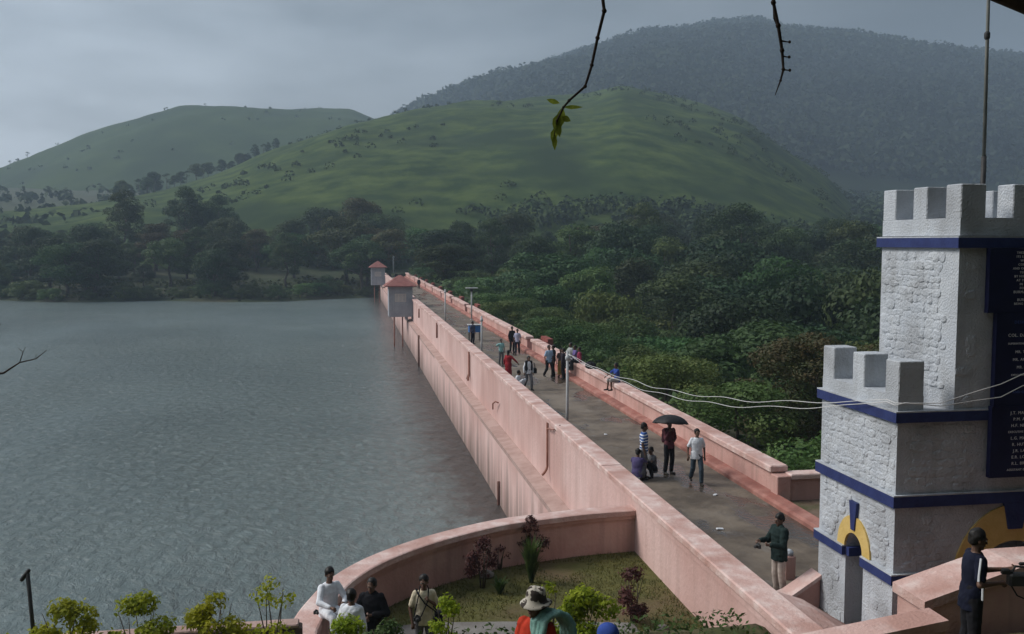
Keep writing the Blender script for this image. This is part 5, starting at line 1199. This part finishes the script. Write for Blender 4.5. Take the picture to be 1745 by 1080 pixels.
J = stance('stand', 1.70); arm(J, 'L', (.3, .05, -1), (-.6, -.45, .55)); arm(J, 'R', (-.25, .05, -1), (.1, -.45, -.9)); cm = person((1.28, 17.1, LZ), R(2), 'man in a cream shirt with black camera straps standing on the lawn', J, cl_cream, 'short', cl_grey, near=True, headrot=(-.3, .15), curl=.9, hem=.03)
e = empty('shoulder_bag', xf(cm, (.26, .02, .88)), R(2), 'black shoulder bag with a strap across the cream shirt', 'bag')
t = MB(); t.bbox(-.06, .08, -.12, .12, -.13, .12, .03); remesh(t, 'bag_body', .012, cl_black, e, 3)
MB().tube([(-.0, -.06, .10), (-.10, -.155, .22), (-.26, -.17, .36), (-.38, -.10, .53), (-.40, .0, .575), (-.34, .10, .5), (-.16, .15, .3), (0, .08, .1)], .014, 6).build('strap', cl_black, e)
e = still_camera(xf(cm, (-.14, -.17, .98)), R(2), 'black camera hanging at the waist of the man in the cream shirt')
MB().tube([(.07, 0, .03), (.19, -.0, .30), (.22, .10, .50), (.2, .17, .54)], .011, 6).build('strap', cl_black, e); MB().tube([(-.06, 0, .03), (0, -.01, .30), (.06, .10, .50), (.08, .17, .54)], .011, 6).build('strap', cl_black, e)
# foreground
def camo_x(t, raw, last, b):
    N = t.nodes; L = t.links
    n = N.new('ShaderNodeTexNoise'); n.inputs['Scale'].default_value = 13; n.inputs['Detail'].default_value = 2; L.new(raw, n.inputs['Vector']); r = N.new('ShaderNodeMapRange'); r.inputs[1].default_value = .47; r.inputs[2].default_value = .50; L.new(n.outputs[0], r.inputs[0])
    x = N.new('ShaderNodeMix'); x.data_type = 'RGBA'; L.new(r.outputs[0], x.inputs[0]); L.new(last, x.inputs[6]); x.inputs[7].default_value = (.055, .045, .04, 1); return x.outputs[2]
GZ = 6.235
J = stance('stand', 1.66); hm_ = person((1.86, 9.5, GZ), R(-38), 'man in a camouflage hat and red shirt with a towel on his shoulder', J, cl_orange, 'short', cl_grey, near=True, headrot=(-.25, -.05))
he = empty('hat', xf(hm_, J['head'] + V3((0, .01, .080))), R(-38), 'camouflage bucket hat with a drooping brim on the head of the man in red', 'hat')
CAMO = cloth((.44, .40, .34), 'camouflage', camo_x, (.52, .48, .41))
h_ = MB(); nA = 28
for (r_, z_) in ((.0, .105), (.05, .108), (.085, .095), (.098, .06), (.104, .0), (.112, -.022), (.145, -.040), (.162, -.052), (.160, -.058), (.143, -.047), (.108, -.030)):
    for j in range(nA): a_ = 2 * math.pi * j / nA; q_ = 1 + .05 * math.sin(3 * a_ + 1) * (1 if r_ > .12 else .3); h_.v.append((r_ * q_ * math.cos(a_), r_ * 1.12 * q_ * math.sin(a_), z_ + (.014 * math.sin(2 * a_ + .7) if r_ > .12 else .006 * math.sin(3 * a_))))
for i in range(10):
    for j in range(nA): h_.f.append((i * nA + j, i * nA + (j + 1) % nA, (i + 1) * nA + (j + 1) % nA, (i + 1) * nA + j))
h_.build('crown_and_brim', CAMO, he, smooth=True)
te = empty('towel', xf(hm_, (.12, .02, 1.38)), R(-38), 'pale teal towel bunched over the shoulder of the man in red', 'towel')
t = MB(); S0 = [(-.06, -.13, -.10), (-.05, -.10, .02), (-.02, -.03, .085), (.03, .05, .10), (.09, .13, .055), (.13, .19, -.05), (.14, .21, -.2)]
for k, o_ in enumerate((-.06, -.02, .03, .075)):
    for a_, b_ in zip(S0[:-1], S0[1:]): t.cap(V3(a_) + V3((o_, -o_ * .3, .012 * (k % 2))), V3(b_) + V3((o_ * 1.1, -o_ * .3, .012 * (k % 2))), .034, .034, 8)
remesh(t, 'cloth', .009, mat('towel_cloth', (.17, .34, .30), (.25, .43, .38), scale=8, coord='obj', bump=.4, bscale=120), te, 2, .008)
J = stance('stand', 1.36); bl = person((2.56, 9.25, GZ), R(-160), 'person in a blue cap whose head just shows at the bottom edge', J, cl_blue, 'short', cl_grey, near=True)
ce = empty('cap', xf(bl, J['head'] + V3((0, .01, .03))), R(-160), 'plain rounded blue cap at the bottom edge of the view', 'cap')
t = MB()
for i in range(7):
    for j in range(24): th, a_ = math.pi / 2 * i / 6, 2 * math.pi * j / 24; t.v.append((.112 * math.sin(th + .02) * math.cos(a_), .122 * math.sin(th + .02) * math.sin(a_), .112 * math.cos(th) * 1.0))
for i in range(6):
    for j in range(24): t.f.append((i * 24 + j, i * 24 + (j + 1) % 24, (i + 1) * 24 + (j + 1) % 24, (i + 1) * 24 + j))
t.build('crown', cl_blue, ce, smooth=True)
# man with the video camera
J = stance('stand', 1.70, (.0, -.08)); arm(J, 'R', (-.45, .25, -.85), (.35, -1, .0)); arm(J, 'L', (.05, -.55, -.75), (-.1, -1, .1)); vm = person((7.22, 10.1, 6.42), R(78), 'man in a navy sports shirt holding a video camera, in front of the stair wall', J, cl_navyb, 'short', cl_black, near=True, headrot=(.0, .2), curl=.9, hem=.08)
for k, pts in enumerate((((-.225, .0, 1.43), (-.272, .03, 1.33), (-.300, .05, 1.25), (-.325, .062, 1.19)), ((-.185, -.06, 1.34), (-.192, -.05, 1.2), (-.186, -.05, 1.05), (-.188, -.05, .92)))):
    MB().tube(pts, .013, 6).build('stripe', cl_white, vm)
ve = empty('video_camera', xf(vm, (-.06, -.53, 1.14)), R(78), 'black video camera with a top handle and microphone held at chest height', 'video camera')
MB().bbox(-.06, .06, -.16, .14, -.07, .07, .02).build('camera_body', DARKM, ve); MB().tube([(0, -.16, .0), (0, -.24, 0), (0, -.30, 0), (0, -.305, 0)], [.045, .05, .06, .05], 14).build('lens_hood', DARKM, ve)
MB().tube([(0, -.12, .07), (0, -.11, .14), (0, .06, .15), (0, .10, .07)], .015, 8).build('handle', DARKM, ve); MB().cap((.05, -.26, .17), (.05, -.02, .165), .02, .02).build('microphone', DARKM, ve, smooth=True)
MB().bbox(-.03, .03, .12, .22, .06, .12, .012).build('viewfinder', DARKM, ve); MB().bbox(.062, .075, -.12, .02, -.05, .05, .004).build('screen', EYED, ve); MB().bbox(-.02, .06, -.34, -.28, .16, .23, .01).build('light', DARKM, ve)
MB().tube([(.06, -.14, -.05), (.07, -.22, -.2), (.06, -.18, -.30), (.05, .0, -.22), (.05, .1, -.06)], .009, 6).build('strap', cl_black, ve)
# people farther along the road
G = 'people on the dam road'
J = stance('walk', 1.72); person((10.3, 49.2, RD), R(20), 'man in a pale blue shirt and black trousers walking away along the right parapet', J, cl_lblue, 'short', cl_black, group=G)
J = stance('stand', 1.70); person((10.62, 49.6, RD), R(-100), 'person all in black standing close behind the man in the pale blue shirt', J, cl_black, 'long', cl_black, group=G)
J = stance('stand', 1.50); person((11.0, 49.55, RD), R(-30), 'woman in a brown top and an ochre skirt standing near the lamp post', J, cl_brown, 'short', cl_ochre, 'skirt', group=G, female=True)
J = stance('sit', 1.68, seat=.9); arm(J, 'R', (-.2, -.5, -.8), (.2, -.9, -.2)); person((11.62, 49.9, RD), R(-70), 'man in a pale grey shirt sitting on the parapet beside the nearest lamp post', J, cloth((.36, .37, .36)), 'short', cl_check, group=G)
J = stance('sit', 1.62, seat=.9); arm(J, 'L', (.2, -.5, -.8), (-.2, -.9, -.2)); person((11.62, 48.9, RD), R(-80), 'person in a violet shirt sitting between two others on the parapet', J, cloth((.14, .11, .27)), 'short', cl_check, group=G)
J = stance('sit', 1.60, seat=.9); person((11.66, 48.1, RD), R(-95), 'person in a dark magenta top sitting last in the row on the parapet', J, cl_mag, 'long', cl_black, group=G)
J = stance('stand', 1.60); person((10.95, 48.7, RD), R(-120), 'dark clothed person standing behind the nearest lamp post', J, cloth((.04, .035, .045)), 'long', cl_black, group=G)
e = empty('bag', (11.72, 46.0, 5.31), 0, 'black bag lying on the right parapet beside the seated row', 'bag'); t = MB(); t.bbox(-.2, .2, -.35, .35, 0, .28, .06); remesh(t, 'bag_body', .02, cl_black, e, 4, .02); MB().tube([(0, -.15, .26), (0, -.1, .38), (0, .1, .38), (0, .15, .26)], .015, 5).build('handle', cl_black, e)
J = stance('sit', 1.62, (0, -.12), seat=.92); arm(J, 'L', (.2, -.75, -.55), (-.1, -.8, -.5)); arm(J, 'R', (-.2, -.75, -.55), (.1, -.8, -.5)); person((11.72, 41.2, RD), R(-75), 'person in a blue shirt sitting alone on the right parapet', J, cl_blue, 'short', cloth((.30, .29, .28)), 'shorts', group=G, headrot=(0, .3))
J = stance('walk', 1.62); dv = person((8.5, 45.4, RD), R(10), 'man in a dark waistcoat over a white shirt walking along the road with a bag', J, cl_white, 'long', cl_grey, group=G)
t = MB()
for sg in (1, -1): t.cap((sg * .12, -.04, 1.0), (sg * .12, -.02, 1.35), .085, .075)
t.cap((0, .06, 1.0), (0, .05, 1.36), .12, .10); o = remesh(t, 'waistcoat', .016, cl_black, dv, 2)
e = empty('handbag', xf(dv, (.34, .0, .92)), 0, 'black handbag at the side of the man in the waistcoat', 'bag'); t = MB(); t.bbox(-.07, .07, -.14, .14, -.13, .13, .04); remesh(t, 'bag_body', .016, cl_black, e, 3); MB().tube([(0, -.1, .12), (-.04, -.05, .35), (-.06, .05, .38), (0, .1, .12)], .012, 5).build('strap', cl_black, e)
J = stance('stand', 1.60); arm(J, 'R', (-.7, -.2, -.7), (-.3, -.5, -.6)); person((8.0, 48.3, RD), R(140), 'woman in a bright red shawl leaning at the lake side parapet', J, cl_red, 'long', cl_red, 'skirt', group=G, female=True, bulge=1.12)
J = stance('stand', 1.45); arm(J, 'R', (-.8, -.2, -.5), (-.3, -.8, .1)); person((8.75, 55.4, RD), R(10), 'person in a pale teal shirt behind the woman in red', J, cl_teal, 'short', cl_grey, group=G)
J = stance('crouch', 1.6, (0, -.2)); person((8.0, 45.4, RD), R(60), 'person in white crouching behind the parapet beside the man in the waistcoat', J, cl_white, 'short', cl_white, group=G)
J = stance('stand', 1.66); person((10.38, 61.2, RD), R(15), 'person dressed in black standing beside the one in lavender by the refuge bay', J, cl_black, 'long', cl_black, group=G)
J = stance('stand', 1.58); person((10.55, 60.2, RD), R(-20), 'person in a lavender shirt beside the one in black', J, cl_lav, 'short', cl_navyb, group=G)
J = stance('stand', 1.6); person((8.5, 66.5, RD), R(40), 'person in dark clothes standing at the blue stand', J, cloth((.06, .07, .12)), 'short', cl_navyb, group=G)
J = stance('stand', 1.62); person((10.6, 147, RD), R(0), 'tiny dark figure far along the dam, seen past the near valve house', J, cl_black, 'long', cl_black, group=G)
J = stance('stand', 1.62); person((8.6, 176, RD), R(0), 'tiny dark figure near the far end of the dam', J, cl_black, 'long', cl_black, group=G)
e = empty('blue_stand', (8.95, 69, RD), 0, 'small blue stand on thin legs on the dam road beside the second lamp post', 'stand')
BLUEP = mat('blue_panel', (.05, .16, .42), (.07, .20, .48), scale=3, coord='obj')
MB().bbox(-.42, .42, -.3, .3, .62, 1.12, .03).build('box', BLUEP, e); MB().bbox(-.5, .5, -.36, .36, 1.123, 1.17, .01).build('lid', mat('pale_panel', (.42, .42, .42), (.5, .5, .5)), e)
for sx in (-.38, .38):
    for sy in (-.26, .26): MB().tube([(sx, sy, 0), (sx, sy, .619)], .025, 6).build('leg', DARKM, e)
# litter on the road
for k, (x, y, sx) in enumerate(((9.0, 22.3, .18), (10.1, 25.4, .12), (9.3, 34.2, .12))):
    t = MB(); t.bbox(-sx / 2, sx / 2, -.05, .05, 0, .03, .012); t.v = [(a, b, c + .02 * noise.noise(V3((a * 20, b * 20, k)))) for a, b, c in t.v]; o = t.build('litter', cl_white); o.location = (x, y, 4.412); o.rotation_euler = (0, 0, k * .8); tag(o, ('white scrap on the road nearest the man in the jacket', 'white scrap at the feet of the man in the white shirt', 'white scrap on the road beside the nearest lamp post')[k], 'litter', 'paper scraps on the road')
# ------------------------------------------------------------------ haze over the valley
hz = MB().box(-1150, 1750, -430, 1950, -31, 430).build('haze', None)
hm = bpy.data.materials.new('haze_air'); hm.use_nodes = True; t = hm.node_tree
for n_ in list(t.nodes): t.nodes.remove(n_)
o_ = t.nodes.new('ShaderNodeOutputMaterial'); v_ = t.nodes.new('ShaderNodeVolumePrincipled'); v_.inputs['Color'].default_value = (.62, .78, .98, 1); v_.inputs['Density'].default_value = 0.00043; v_.inputs['Anisotropy'].default_value = .1
t.links.new(v_.outputs[0], o_.inputs['Volume']); hz.data.materials.append(hm)
tag(hz, 'thin pale haze over the lake and hills', kind='stuff')
